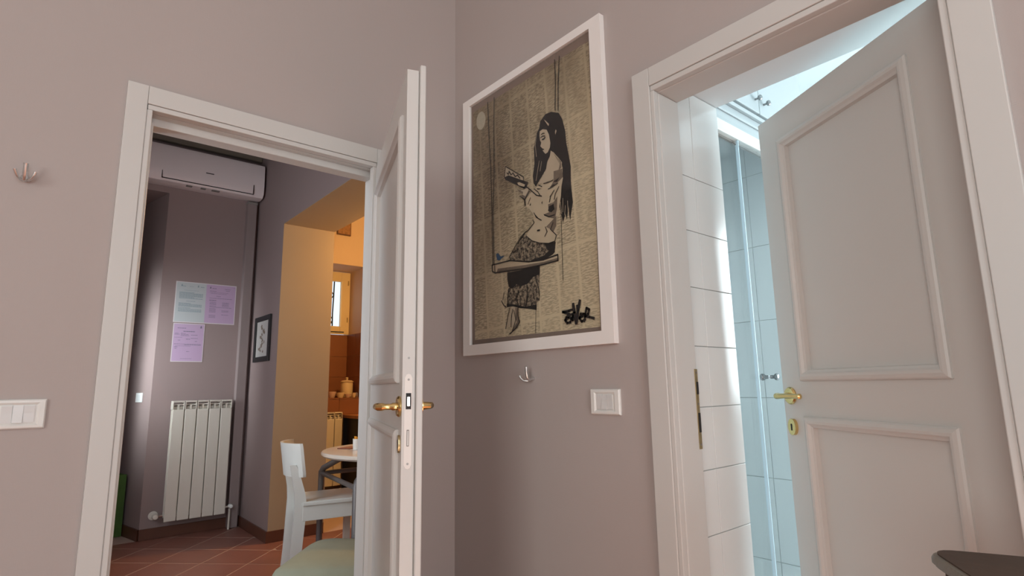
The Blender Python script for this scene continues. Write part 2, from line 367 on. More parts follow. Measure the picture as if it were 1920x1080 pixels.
walls('floor', TERRA, [(-4.2, 0, -4.6, 0, -0.05, 0)], 'terracotta floor of the bedroom')
walls('ceiling', CEIL, [(-4.35, 0.105, -4.75, 0.1, H, H + 0.08)], 'white bedroom ceiling')
walls('wall_left', WALL, [(-4.2, -1.13, 0, 0.1, 0, H), (-0.352, 0.0, 0, 0.1, 0, H), (-1.13, -0.352, 0, 0.1, 2.055, H)],
      'mauve papered wall with the open white door')
walls('wall_right', WALL, [(0, 0.105, -0.98, 0.1, 0, H), (0, 0.105, -4.6, -1.75, 0, H), (0, 0.105, -1.75, -0.98, 2.055, H)],
      'mauve papered wall carrying the framed drawing')
walls('wall_back', WALL, [(-4.2, -2.4, -4.75, -4.6, 0, H), (-0.8, 0, -4.75, -4.6, 0, H), (-2.4, -0.8, -4.75, -4.6, 0, 0.8), (-2.4, -0.8, -4.75, -4.6, 2.7, H)],
      'mauve wall behind the viewer with the window')
walls('wall_side', WALL, [(-4.35, -4.2, -4.75, -3.6, 0, H), (-4.35, -4.2, -2.2, 0.1, 0, H), (-4.35, -4.2, -3.6, -2.2, 0, 0.85), (-4.35, -4.2, -3.6, -2.2, 2.75, H)], 'mauve far side wall of the bedroom')

# ---------------------------------------------------------------- door leaf builder
def leaf(parent, W, z0, z1, side, panels, mo_u, lip=0.012):
    """visible face on local y = 0, body towards side*y"""
    s = side
    T = 0.030
    lf = empty('door_leaf'); lf.parent = parent
    uw = W - lip
    mw = 0.032
    ua, ub = mo_u
    ia, ib = ua + mw - 0.004, ub - mw + 0.004
    def rail(name, a, b, c, d): return box(name, WHITE, a, b, 0, s * T, c, d, lf)
    rail('stile', 0, ia, z0, z1); rail('stile', ib, uw, z0, z1)
    zs = [z0] + [v for p in panels for v in (p[0] + mw - 0.004, p[1] - mw + 0.004)] + [z1]
    for k in range(0, len(zs), 2): rail('rail', ia, ib, zs[k], zs[k + 1])
    box('rebate_lip', WHITE, 0.0, W, s * (T + 0.0025), s * 0.048, z0, z1 + lip, lf, bev=0.003)
    box('rebate_core', WHITE, 0.01, uw - 0.004, s * T, s * (T + 0.003), z0, z1 - 0.004, lf)
    prof = [(0, 0), (0.0, 0.006), (0.004, 0.010), (0.012, 0.013), (0.019, 0.012), (0.024, 0.006), (0.030, 0.002), (0.032, -0.010), (0.028, -0.010), (0.024, 0)]
    for (pa, pb) in panels:
        box('panel', WHITE, ia, ib, s * 0.010, s * 0.024, pa + mw - 0.004, pb - mw + 0.004, lf)
        b = MB()
        rings = []
        for d, hgt in prof:
            y = -s * hgt
            rings.append([b.bm.verts.new(v) for v in ((ua + d, y, pa + d), (ub - d, y, pa + d), (ub - d, y, pb - d), (ua + d, y, pb - d))])
        n = len(rings)
        for i in range(n):
            r0, r1 = rings[i], rings[(i + 1) % n]
            for k in range(4):
                b.bm.faces.new((r0[k], r0[(k + 1) % 4], r1[(k + 1) % 4], r1[k]))
        b.build('moulding', WHITE, lf)
    return lf

# ---------------------------------------------------------------- door 1 (kitchen door, in wall_left)
d1 = S(empty('door_1'), 'white panelled door standing open beside the room corner')
LX0, LX1 = -1.177, -0.319
box('casing_board', WHITE, LX0, -1.124, -0.018, 0, 0, 2.110, d1, bev=0.002)
box('casing_board', WHITE, -0.372, LX1, -0.018, 0, 0, 2.110, d1, bev=0.002)
box('casing_board', WHITE, -1.1235, -0.3725, -0.018, 0, 2.053, 2.110, d1, bev=0.002)
b = MB(); b.box(-1.1238, -1.109, -0.0145, 0.014, 0, 2.036, 0.002); b.build('inner_bead', WHITE, d1)
b = MB(); b.box(-0.387, -0.3722, -0.0145, 0.014, 0, 2.036, 0.002); b.build('inner_bead', WHITE, d1)
b = MB(); b.box(-1.1225, -0.3735, -0.0145, 0.014, 2.0362, 2.0522, 0.002); b.build('inner_bead', WHITE, d1)
b = MB(); b.box(-1.1225, -0.3535, 0.016, 0.044, 2.036, 2.048); b.build('rebate', WHITE, d1)
b = MB(); b.box(-1.1225, -0.3535, 0.045, 0.102, 2.012, 2.050, 0.003); b.build('head_stop', WHITE, d1)
b = MB(); b.box(-1.1225, -1.100, 0.0145, 0.102, 0.17, 2.012, 0.003); b.build('jamb_stop', WHITE, d1)
b = MB(); b.box(-0.3645, -0.3525, 0.0145, 0.102, 0.17, 2.012, 0.003); b.build('jamb_stop', WHITE, d1)
U1 = Vector((-0.257, -0.696)).normalized()
l1 = leaf(d1, 0.754, 0.19, 2.031, 1, [(0.34, 1.098), (1.211, 1.922)], (0.062, 0.694))
l1.location = (-0.370, -0.0, 0)
l1.rotation_euler = (0, 0, math.atan2(U1.y, U1.x))
# lock on the free edge (sub-parts of the leaf)
ue = 0.742
b = MB()
b.prism([(0.009 + 0.0, z) for z in ()] or [(0.0235 + 0.009 * math.cos(a) - 0.0085, 0) for a in ()] or
        [(0.006, 1.02), (0.010, 1.012), (0.015, 1.010), (0.020, 1.012), (0.024, 1.02), (0.024, 1.222), (0.020, 1.230), (0.015, 1.232), (0.010, 1.230), (0.006, 1.222)],
        lambda p, q, h: (h, p, q), ue, ue + 0.0012)
o = b.build('lock_plate', EDGE, l1); o['label'] = 'white painted lock plate on the door edge'
b = MB(); b.box(ue + 0.001, ue + 0.002, 0.009, 0.0215, 1.148, 1.186); o = b.build('latch_slot', BLACK, l1); o['label'] = 'dark slot of the latch'
b = MB(); b.box(ue + 0.001, ue + 0.010, 0.011, 0.018, 1.155, 1.178, 0.001); b.build('latch_bolt', CHROME, l1)
b = MB(); b.box(ue + 0.001, ue + 0.002, 0.012, 0.0175, 1.062, 1.100); b.build('bolt_slot', RADD, l1)
b = MB(); b.box(ue + 0.0015, ue + 0.003, 0.0135, 0.016, 1.064, 1.098); b.build('dead_bolt', PLASTIC, l1)
for zz in (1.022, 1.218, 1.27):
    b = MB(); b.lathe([(0.0028, 0), (0.0028, 0.0006), (0.001, 0.0008)], (ue + 0.0012 if zz < 1.25 else ue, 0.015, zz), 'X', 10); b.build('screw', GROUT, l1)

def lever(parent, u, z, out, brass, flip=1, glen=0.11, metal2=None):
    """out = +1/-1 direction of local y that points away from the door face; flip = direction of the grip along u"""
    b = MB()
    b.lathe([(0.002, 0.0), (0.025, 0.0), (0.0255, out * 0.004), (0.022, out * 0.008), (0.013, out * 0.009), (0.001, out * 0.009)], (u, 0, z), 'Y', 28)
    r = b.build('rose', brass, parent, True)
    b = MB()
    b.tube([(u, out * 0.008, z), (u, out * 0.018, z), (u, out * 0.022, z), (u, out * 0.036, z), (u, out * 0.042, z), (u + flip * 0.006, out * 0.051, z),
            (u + flip * 0.03, out * 0.054, z), (u + flip * 0.07, out * 0.053, z + 0.001), (u + flip * glen * 0.97, out * 0.051, z), (u + flip * glen, out * 0.050, z)],
           [0.0095, 0.0095, 0.0075, 0.0075, 0.0095, 0.0095, 0.0072, 0.0065, 0.0080, 0.0045], 14)
    h = b.build('handle', brass, parent, True)
    return r, h
r, h = lever(l1, 0.712, 1.154, -1, BRASS, -1, 0.07)
h['label'] = 'brass lever handle on the kitchen side'
b = MB(); b.lathe([(0.002, 0), (0.024, 0), (0.024, 0.006), (0.010, 0.008), (0.001, 0.008)], (0.705, 0.048, 1.154), 'Y', 24); b.build('rose', BRASS, l1, True)
b = MB(); b.tube([(0.705, 0.054, 1.154), (0.705, 0.062, 1.154), (0.705, 0.072, 1.154), (0.69, 0.080, 1.154), (0.60, 0.080, 1.154)], [0.010, 0.0095, 0.0085, 0.0085, 0.007], 14); b.build('handle', BRASS, l1, True)
b = MB(); b.prism([(0.7175 + 0.011 * math.cos(a), 1.066 + 0.021 * math.sin(a)) for a in [i * PI / 12 for i in range(24)]], lambda p, q, h: (p, h, q), 0, -0.005); o = b.build('escutcheon', BRASSOLD, l1)
b = MB(); b.box(0.7155, 0.7195, -0.0055, -0.005, 1.056, 1.076); b.build('keyhole', BLACK, l1)
for zz in (0.55, 1.75):
    b = MB(); b.tube([(-0.008, 0.04, zz - 0.04), (-0.008, 0.04, zz + 0.04)], 0.006, 10); b.build('hinge', BRASSOLD, l1)
# threshold between the bedroom and the raised kitchen floor
S(box('trim_1', TERRA2, -1.10, -0.366, 0.0, 0.1, 0.0, 0.172), 'terracotta step in the kitchen doorway')

# ---------------------------------------------------------------- door 2 (bathroom door, in wall_right)
d2 = S(empty('door_2'), 'white panelled door opening into the bright bathroom')
box('casing_board', WHITE, -0.018, 0, -1.020, -0.960, 0, 2.110, d2, bev=0.002)
box('casing_board', WHITE, -0.018, 0, -1.777, -1.713, 0, 2.110, d2, bev=0.002)
box('casing_board', WHITE, -0.018, 0, -1.7125, -1.0205, 2.053, 2.110, d2, bev=0.002)
for (ya, yb, za, zb) in ((-1.033, -1.0202, 0, 2.036), (-1.7128, -1.699, 0, 2.036), (-1.7115, -1.0215, 2.0362, 2.0522)):
    b = MB(); b.box(-0.0145, 0.006, ya, yb, za, zb, 0.002); b.build('inner_bead', WHITE, d2)
b = MB(); b.box(0.0065, 0.105, -1.0345, -0.982, 0, 2.034, 0.003); b.build('jamb', WHITE, d2)
b = MB(); b.box(0.0065, 0.105, -1.749, -1.699, 0, 2.034, 0.003); b.build('jamb', WHITE, d2)
b = MB(); b.box(0.0065, 0.105, -1.749, -0.982, 2.0345, 2.054, 0.003); b.build('head_jamb', WHITE, d2)
b = MB(); b.box(0.091, 0.1048, -1.0362, -1.0345, 1.022, 1.237, 0.0005); o = b.build('strike_plate', BRASSOLD, d2); o['label'] = 'worn brass strike plate on the left jamb'
for za, zb in ((1.168, 1.202), (1.066, 1.118)):
    b = MB(); b.box(0.0955, 0.1046, -1.0370, -1.0362, za, zb); b.build('strike_slot', BLACK, o)
for zz in (1.227, 1.142, 1.034):
    b = MB(); b.lathe([(0.003, 0), (0.003, -0.0006), (0.001, -0.0008)], (0.0985, -1.0362, zz), 'Y', 10); b.build('screw', RADD, o)
U2 = Vector((0.313, 0.544)).normalized()
l2 = leaf(d2, 0.676, 0.03, 2.028, -1, [(0.24, 1.100), (1.200, 1.938)], (0.104, 0.576))
l2.location = (0.130 - 0.04 * U2.x, -1.655 - 0.04 * U2.y, 0)
l2.rotation_euler = (0, 0, math.atan2(U2.y, U2.x))
r, h = lever(l2, 0.630, 1.157, 1, BRASS, -1)
h['label'] = 'brass lever handle with a flat grip'
b = MB(); b.prism([(0.628 + 0.0165 * math.cos(a), 1.067 + 0.0235 * math.sin(a)) for a in [i * PI / 16 for i in range(32)]], lambda p, q, h: (p, h, q), 0, 0.010); b.build('escutcheon', BRASS, l2, True)
b = MB(); b.prism([(0.628 + 0.0035 * math.cos(a), 1.073 + 0.0035 * math.sin(a)) for a in [i * PI / 6 - 0.5 for i in range(8)]] + [(0.6255, 1.057), (0.6305, 1.057)], lambda p, q, h: (p, h, q), 0.0095, 0.0105); b.build('keyhole', BLACK, l2)

# ---------------------------------------------------------------- bathroom
BX = 2.6
walls('wall_bathroom', BATHW, [(0.105, 0.347, -1.010, -0.2, 0, 2.9), (0.105, 0.357, -3.6, -1.80, 0, 2.9), (0.105, 0.357, -1.80, -1.010, 2.105, 2.9),
                      (BX, BX + 0.1, -3.6, -0.1, 0, 2.9), (0.105, BX, -3.7, -3.6, 0, 2.9), (0.105, BX, -0.2, -0.1, 0, 2.9)], 'white bathroom walls beyond the right door')
walls('ceiling_bathroom', BATHW, [(0.105, BX, -3.6, -0.1, 2.9, 2.95)], 'white bathroom ceiling')
fb = walls('floor_bathroom', BTILE, [(0.105, BX, -3.6, -0.2, -0.05, 0)], 'pale bathroom floor')
wt = S(empty('wall_tiling'), 'white tiles on the thick bathroom wall edge')
tm = {}
def tile_y(par, m, xa, xb, za, zb, y0, y1):
    key = ('y', round(xb - xa, 4), round(zb - za, 4), m.name, round(y1 - y0, 4))
    if key not in tm:
        o = box('tile', m, -(xb - xa) / 2 + 0.001, (xb - xa) / 2 - 0.001, 0, y1 - y0, -(zb - za) / 2 + 0.001, (zb - za) / 2 - 0.001, par, bev=0.0012)
        tm[key] = o.data
    else:
        o = bpy.data.objects.new('tile', tm[key]); C.objects.link(o); o.parent = par
    o.location = ((xa + xb) / 2, y0, (za + zb) / 2)
def tile_x(par, m, ya, yb, za, zb, x0, x1):
    key = ('x', round(yb - ya, 4), round(zb - za, 4), m.name, round(x1 - x0, 4))
    if key not in tm:
        o = box('tile', m, 0, x1 - x0, -(yb - ya) / 2 + 0.001, (yb - ya) / 2 - 0.001, -(zb - za) / 2 + 0.001, (zb - za) / 2 - 0.001, par, bev=0.0012)
        tm[key] = o.data
    else:
        o = bpy.data.objects.new('tile', tm[key]); C.objects.link(o); o.parent = par
    o.location = (x0, (ya + yb) / 2, (za + zb) / 2)
zr = [0.789 + 0.1712 * k for k in range(-4, 8)]
zr = [0.0] + zr[:-1] + [2.104]
b = MB(); b.box(0.106, 0.354, -1.0165, -1.0100, 0, 2.104); b.build('grout', GROUT, wt)
for k in range(len(zr) - 1):
    tile_y(wt, BTILE, 0.106, 0.193, zr[k], zr[k + 1], -1.020, -1.0160)
    tile_y(wt, BTILE, 0.193, 0.357, zr[k], zr[k + 1], -1.020, -1.0160)
# shower recess wall seen through the glass
SX = 1.15
sw = S(empty('wall_shower'), 'tiled end wall inside the shower')
box('backing', GROUT, SX + 0.006, SX + 0.08, -0.96, -0.205, 0, 2.40, sw)
zs = [0.0, 0.12, 0.457, 0.793, 1.13, 1.467, 1.803, 2.14, 2.40]
for k in range(len(zs) - 1):
    for ya, yb in ((-0.96, -0.71), (-0.71, -0.455), (-0.455, -0.205)):
        tile_x(sw, BTILE2, ya, yb, zs[k], zs[k + 1], SX, SX + 0.007)
sb = S(empty('wall_shower_back'), 'tiled long wall inside the shower')
for k in range(len(zs) - 1):
    for i in range(3):
        tile_y(sb, BTILE2, 0.35 + 0.266 * i, 0.35 + 0.266 * (i + 1), zs[k], zs[k + 1], -0.208, -0.201)
sh = empty('shower_enclosure', (0, 0, 0), 0, 'sliding glass shower enclosure with round chrome knobs', 'shower')
b = MB(); b.box(0.36, 1.149, -0.985, -0.955, 2.063, 2.108, 0.003); o = b.build('top_rail', EDGE, sh)
b = MB(); b.box(0.36, 1.149, -0.985, -0.955, 0.001, 0.05, 0.003); b.build('bottom_rail', EDGE, sh)
b = MB(); b.box(0.362, 0.587, -0.966, -0.960, 0.052, 2.062); o = b.build('glass_panel', SHGLASS, sh)
b = MB(); b.box(0.565, 1.147, -0.980, -0.974, 0.052, 2.062); o = b.build('glass_panel', SHGLASS, sh)
b = MB(); b.box(0.5615, 0.5655, -0.981, -0.973, 0.052, 2.062); o = b.build('edge_seal', GLASSEDGE, sh); o['label'] = 'pale blue seal along the glass edge'
b = MB(); b.box(0.582, 0.588, -0.968, -0.959, 0.052, 2.062); b.build('edge_seal', GLASSEDGE, sh)
b = MB(); b.box(0.36, 1.149, -0.967, -0.958, 2.055, 2.0625); b.build('gasket', RADD, sh)
for (yk, sg) in ((-0.980, -1), (-0.974, 1)):
    b = MB(); b.lathe([(0.006, 0), (0.006, sg * 0.012), (0.011, sg * 0.017), (0.0125, sg * 0.024), (0.009, sg * 0.028), (0.001, sg * 0.029)], (0.648, yk, 1.215), 'Y', 20); b.build('knob', KNOBM, sh, True)
cb = empty('overhead_cabinet', (0, 0, 0), 0, 'white built-in cabinet above the shower with small chrome knobs', 'cabinet')
b = MB(); b.box(0.36, 1.155, -0.955, -0.205, 2.405, 2.895); b.box(0.36, 1.155, -0.965, -0.94, 2.112, 2.41); b.build('carcass', CABW, cb)
for (za, zb, yy) in ((2.112, 2.128, -0.975), (2.160, 2.172, -0.972), (2.196, 2.212, -0.980)):
    b = MB(); b.box(0.36, 1.158, yy, -0.9651, za, zb, 0.003); b.build('cornice', CABW, cb)
for (xa, xb) in ((0.363, 0.752), (0.755, 1.153)):
    b = MB(); b.box(xa, xb, -0.983, -0.9655, 2.222, 2.890, 0.003); dd = b.build('door', CABW, cb)
    kx = xb - 0.03 if xa < 0.5 else xa + 0.035
    b = MB(); b.lathe([(0.004, 0), (0.004, -0.012), (0.010, -0.016), (0.011, -0.024), (0.006, -0.028), (0.001, -0.028)], (kx, -0.983, 2.272), 'Y', 16); b.build('knob', KNOBM, dd, True)

# ================================================================ structure: kitchen behind door 1
KZ = 0.17; YF = 2.979; XK = 0.021; KH = 3.17
def clip(poly, x0, x1, y0, y1):
    for ax, v, sg in ((0, x0, 1), (0, x1, -1), (1, y0, 1), (1, y1, -1)):
        out = []
        for i in range(len(poly)):
            p, q = poly[i], poly[(i + 1) % len(poly)]
            ip, iq = sg * (p[ax] - v) >= 0, sg * (q[ax] - v) >= 0
            if ip: out.append(p)
            if ip != iq:
                t = (v - p[ax]) / (q[ax] - p[ax]); out.append((p[0] + t * (q[0] - p[0]), p[1] + t * (q[1] - p[1])))
        poly = out
        if not poly: return []
    return poly
KL = -1.48
kf = S(empty('floor_kitchen'), 'terracotta tiled kitchen floor laid diagonally')
box('grout_bed', TGROUT, KL, 3.0, 0.1, 4.4, 0.10, KZ - 0.0012, kf)
e1 = Vector((0.7071, -0.7071)); e2 = Vector((0.7071, 0.7071)); T = 0.2945
full = None
ntile = 0
for i in range(-16, 6):
    for j in range(-3, 14):
        s0 = -1.778 + i * T * 1.0 + 4 * T; n0 = 1.182 + (j - 4) * T
        c0 = e1 * (s0 + T / 2) + e2 * (n0 + T / 2)
        q = T / 2 - 0.0042
        P = [tuple(c0 + e1 * a * q + e2 * c * q) for a, c in ((-1, -1), (1, -1), (1, 1), (-1, 1))]
        for R in ((KL + 0.02, XK, 0.1, YF), (XK, 1.3, 0.1, 2.29)):
            pc = clip(P, R[0], R[1], R[2], R[3])
            if len(pc) < 3: continue
            ar = abs(sum(pc[k][0] * pc[(k + 1) % len(pc)][1] - pc[(k + 1) % len(pc)][0] * pc[k][1] for k in range(len(pc)))) / 2
            if ar < 0.002: continue
            ntile += 1
            dz = random.uniform(-0.0008, 0.0004)
            if ar > 4 * q * q * 0.999:
                if full is None:
                    b = MB(); b.prism([(a * q, c * q) for a, c in ((-1, -1), (1, -1), (1, 1), (-1, 1))], lambda x, y, h: (x, y, h), KZ - 0.012, KZ)
                    for v in b.bm.verts: pass
                    o = b.build('tile', TERRAK, kf); full = o.data
                else:
                    o = bpy.data.objects.new('tile', full); C.objects.link(o); o.parent = kf
                o.location = (c0.x, c0.y, dz); o.rotation_euler = (0, 0, PI / 4)
            else:
                b = MB(); b.prism(pc, lambda x, y, h: (x, y, h), KZ - 0.012, KZ + dz); b.build('tile', TERRAK, kf)

KL = -1.48
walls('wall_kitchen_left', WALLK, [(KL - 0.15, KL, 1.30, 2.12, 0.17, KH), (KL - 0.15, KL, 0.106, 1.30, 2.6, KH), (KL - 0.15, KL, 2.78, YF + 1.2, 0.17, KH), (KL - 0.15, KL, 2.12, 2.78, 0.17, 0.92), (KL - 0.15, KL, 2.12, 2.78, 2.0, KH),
                                (-2.9, -2.8, 0.0, 1.4, 0.1, KH), (-2.8, KL - 0.15, 1.30, 1.4, 0.1, KH), (-2.8, KL - 0.15, 0.1, 0.106, 0.1, KH), (-2.8, KL - 0.15, 0.106, 1.30, KH - 0.1, KH), (-2.8, KL, 0.1, 1.30, 0.1, 0.168)],  # unseen closed annex added around the fill light to shut out sky
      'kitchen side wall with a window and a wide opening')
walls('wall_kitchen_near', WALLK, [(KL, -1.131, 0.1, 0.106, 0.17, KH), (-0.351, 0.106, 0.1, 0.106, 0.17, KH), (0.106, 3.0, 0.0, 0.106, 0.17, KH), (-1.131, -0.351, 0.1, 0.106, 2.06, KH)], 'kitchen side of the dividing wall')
# far wall with radiator; splayed recess on its left
D = Vector((-0.213, 0.977))
P0 = Vector((-0.633, YF)); P1 = P0 + D * 1.1
b = MB()
outl = [(P0.x, P0.y), (XK, YF), (XK, YF + 1.07), (P1.x, P1.y)]
b.prism(outl, lambda x, y, h: (x, y, h), 0.17, KH)
b.prism([(KL, YF), (P0.x, YF), (P0.x, YF + 0.3), (KL, YF + 0.3)], lambda x, y, h: (x, y, h), 2.712, KH)
b.prism([(KL, P1.y), (P1.x, P1.y), (P1.x, P1.y + 0.1), (KL, P1.y + 0.1)], lambda x, y, h: (x, y, h), 0.17, KH)
b.prism([(KL, YF), (-1.03, YF), (-1.03, YF + 1.0), (KL, YF + 1.0)], lambda x, y, h: (x, y, h), 0.17, 2.712)
b.prism([(KL, YF + 0.3), (P0.x - 0.06, YF + 0.3), (P1.x, P1.y), (KL, P1.y)], lambda x, y, h: (x, y, h), 2.712, 2.80)
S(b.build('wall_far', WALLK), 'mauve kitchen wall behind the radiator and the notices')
# arch wall on the right of the kitchen
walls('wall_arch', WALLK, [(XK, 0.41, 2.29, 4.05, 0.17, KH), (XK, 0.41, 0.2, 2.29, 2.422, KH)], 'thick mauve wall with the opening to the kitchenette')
aw = bpy.data.objects['wall_arch']
box('lamplit_reveal', ARCHP, XK + 0.0005, 0.411, 2.2865, 2.2899, 0.172, 2.4215, aw)  # thin skin in the painted lamplit tone over the mauve wall
box('lamplit_soffit', ARCHP, XK + 0.0005, 0.411, 0.2, 2.2865, 2.4185, 2.4219, aw)
walls('ceiling_kitchen', DARKWOOD, [(KL, 0.5, 0.1, 4.1, KH + 0.001, KH + 0.06)], 'dark wooden kitchen ceiling')
for k, yy in enumerate((2.60, 1.7, 0.8)):
    box('beam', DARKWOOD, KL, XK - 0.001, yy, yy + 0.12, KH - 0.045, KH + 0.0005, bpy.data.objects['ceiling_kitchen'])
CRN = mat('cornice_paint', (0.20, 0.16, 0.12), 0.6)
b = MB(); b.box(KL, XK - 0.001, YF - 0.05, YF - 0.001, KH - 0.06, KH - 0.001, 0.006); S(b.build('trim_2', CRN), 'brown cornice above the air conditioner')
# skirting
b = MB(); b.box(P0.x + 0.0, XK, YF - 0.012, YF - 0.0005, KZ, KZ + 0.075, 0.002); S(b.build('baseboard_far', TERRA2), 'terracotta skirting under the radiator')
b = MB(); b.box(XK - 0.012, XK - 0.0005, 2.28, YF - 0.013, KZ, KZ + 0.075, 0.002); b.box(XK - 0.012, 0.41, 2.278, 2.2895, KZ, KZ + 0.075, 0.002)
S(b.build('baseboard_arch', TERRA2), 'terracotta skirting at the foot of the arch wall')
nrm = Vector((-D.y, D.x))
b = MB(); b.prism([tuple(P0), tuple(P1), tuple(P1 + nrm * 0.012), tuple(P0 + nrm * 0.012 - Vector((0, 0.012)))], lambda x, y, h: (x, y, h), KZ, KZ + 0.075)
S(b.build('baseboard_recess', TERRA2), 'terracotta skirting along the splayed recess')

# ---------------------------------------------------------------- kitchenette beyond the arch
YB = 3.5; YN = 3.90
walls('wall_kitchenette', WALLN, [(0.41, 0.62, YB, YN + 0.02, 0.17, KH), (1.262, 3.0, YB, YN + 0.1, 0.17, KH), (0.62, 1.262, YB, YN + 0.1, 2.447, KH),
                                (0.62, 1.262, YB + 0.45, YB + 0.47, 0.17, 1.0), (0.62, 1.262, YN, YN + 0.1, 1.0, 1.765), (0.62, 0.7, YN, YN + 0.1, 1.765, 2.447),
                                (3.0, 3.1, 0.1, YN, 0.17, KH), (0.62, 1.262, YB, YN, 1.095, 1.1)],
      'ochre lit kitchenette wall with the window recess')
walls('ceiling_kitchenette', CEIL, [(0.5, 3.0, 0.1, YN, KH + 0.001, KH + 0.06)], 'kitchenette ceiling')
w1 = S(empty('window_1'), 'small cream window with curly iron grille in the kitchenette')
# sash: frame members around the pane
fx0, fx1, fz0, fz1 = 0.72, 1.258, 1.768, 2.440
px0, px1, pz0, pz1 = 0.86, 1.158, 1.852, 2.335
for q in ((fx0, px0, fz0, fz1), (px1, fx1, fz0, fz1), (px0, px1, fz0, pz0), (px0, px1, pz1, fz1)):
    b = MB(); b.box(q[0], q[1], YN - 0.035, YN - 0.002, q[2], q[3], 0.002); b.build('sash', CREAMW, w1)
for q in ((px0 - 0.005, px0 + 0.006, pz0, pz1), (px1 - 0.006, px1 + 0.008, pz0 - 0.005, pz1 + 0.005)):
    b = MB(); b.box(q[0], q[1], YN - 0.040, YN - 0.034, q[2], q[3], 0.001); b.build('glazing_bead', EDGE, w1)
b = MB(); b.box(px0, px1, YN - 0.022, YN - 0.018, pz0, pz1); b.build('pane', GLASS, w1)
b = MB(); b.box(fx0, 1.20, YN - 0.043, YN - 0.0355, 1.786, 1.797, 0.001); o = b.build('drip_groove', IRON, w1)
for zz in (1.90, 2.30):
    b = MB(); b.tube([(1.235, YN - 0.04, zz), (1.235, YN - 0.04, zz + 0.05)], 0.006, 8); b.build('hinge', BRASSOLD, w1)
b = MB()
gy = YN + 0.07
b.tube([(1.115, gy, 1.78), (1.112, gy, 2.0), (1.118, gy, 2.2), (1.122, gy, 2.42)], 0.008, 8)
b.tube([(0.90, gy, 1.78), (0.90, gy, 2.42)], 0.008, 8)
for zc, dx in ((2.20, 1), (1.93, 1)):
    b.tube([(1.115 - 0.16 * (abs(t) ** 1.6), gy, zc + 0.12 * t) for t in [-1 + i / 6 for i in range(13)]], 0.006, 8)
b.tube([(1.115, gy, 1.885), (1.06, gy, 1.945), (1.0, gy, 1.985), (0.9, gy, 2.01)], 0.006, 8)
o = b.build('grille', IRON, w1)

# brown tiles: ledge front, recess back and recess side
bt = S(empty('wall_splashback'), 'brown tiles under the kitchenette window and on its ledge')
box('grout', BROWND, 0.62, 1.262, YN - 0.004, YN - 0.0005, 1.10, 1.765, bt)
for za, zb in ((1.103, 1.317), (1.317, 1.532), (1.532, 1.765)):
    for xa, xb in ((0.62, 0.92), (0.92, 1.257)):
        tile_y(bt, BROWNT, xa, xb, za, zb, YN - 0.010, YN - 0.0035)
    for ya, yb in ((YB, YB + 0.19), (YB + 0.19, YN - 0.011)):
        tile_x(bt, BROWNT, ya, yb, za, zb, 1.2555, 1.2615)
for xa, xb in ((0.42, 0.72), (0.72, 1.02), (1.02, 1.32)):
    tile_y(bt, BROWNT, xa, xb, 0.945, 1.095, YB - 0.008, YB - 0.0005)
    tile_y(bt, BROWNT, xa, xb, 1.0955, 1.108, YB - 0.010, YB + 0.40)
ku = empty('kitchenette_counter', (0, 0, 0), 0, 'kitchenette counter with an orange-brown worktop edge, black painted as the shade below', 'counter')
b = MB(); b.box(1.055, 2.2, 3.08, YB - 0.011, 0.915, 0.945, 0.003); b.build('worktop', mat('orange_wood', (0.42, 0.17, 0.06), 0.4, var=0.2, vscale=10), ku)
b = MB(); b.box(1.07, 1.09, 3.10, YB - 0.011, 0.171, 0.914); b.box(2.16, 2.18, 3.10, YB - 0.011, 0.171, 0.914); b.box(1.09, 2.16, 3.40, 3.42, 0.171, 0.914); b.build('carcass', BLACK, ku)  # black paints the shade of the open space under the worktop
b = MB(); b.box(1.094, 1.6, 3.095, 3.115, 0.19, 0.90, 0.003); b.build('door', BLACK, ku)  # added black front, part of the same painted shade
vp = empty('wall_plaque', (0, 0, 0), 0, 'small sepia relief picture high on the ochre wall', 'picture')
b = MB(); b.box(0.930, 1.078, YB - 0.018, YB - 0.0005, 2.750, 2.93, 0.003); b.build('frame', mat('plaque_frame', (0.10, 0.04, 0.02), 0.5), vp)
b = MB(); b.box(0.940, 1.068, YB - 0.021, YB - 0.0181, 2.762, 2.92, 0.001); b.build('relief', mat('plaque_relief', (0.28, 0.14, 0.06), 0.6, var=0.7, vscale=45, bump=0.8, bscale=80), vp)

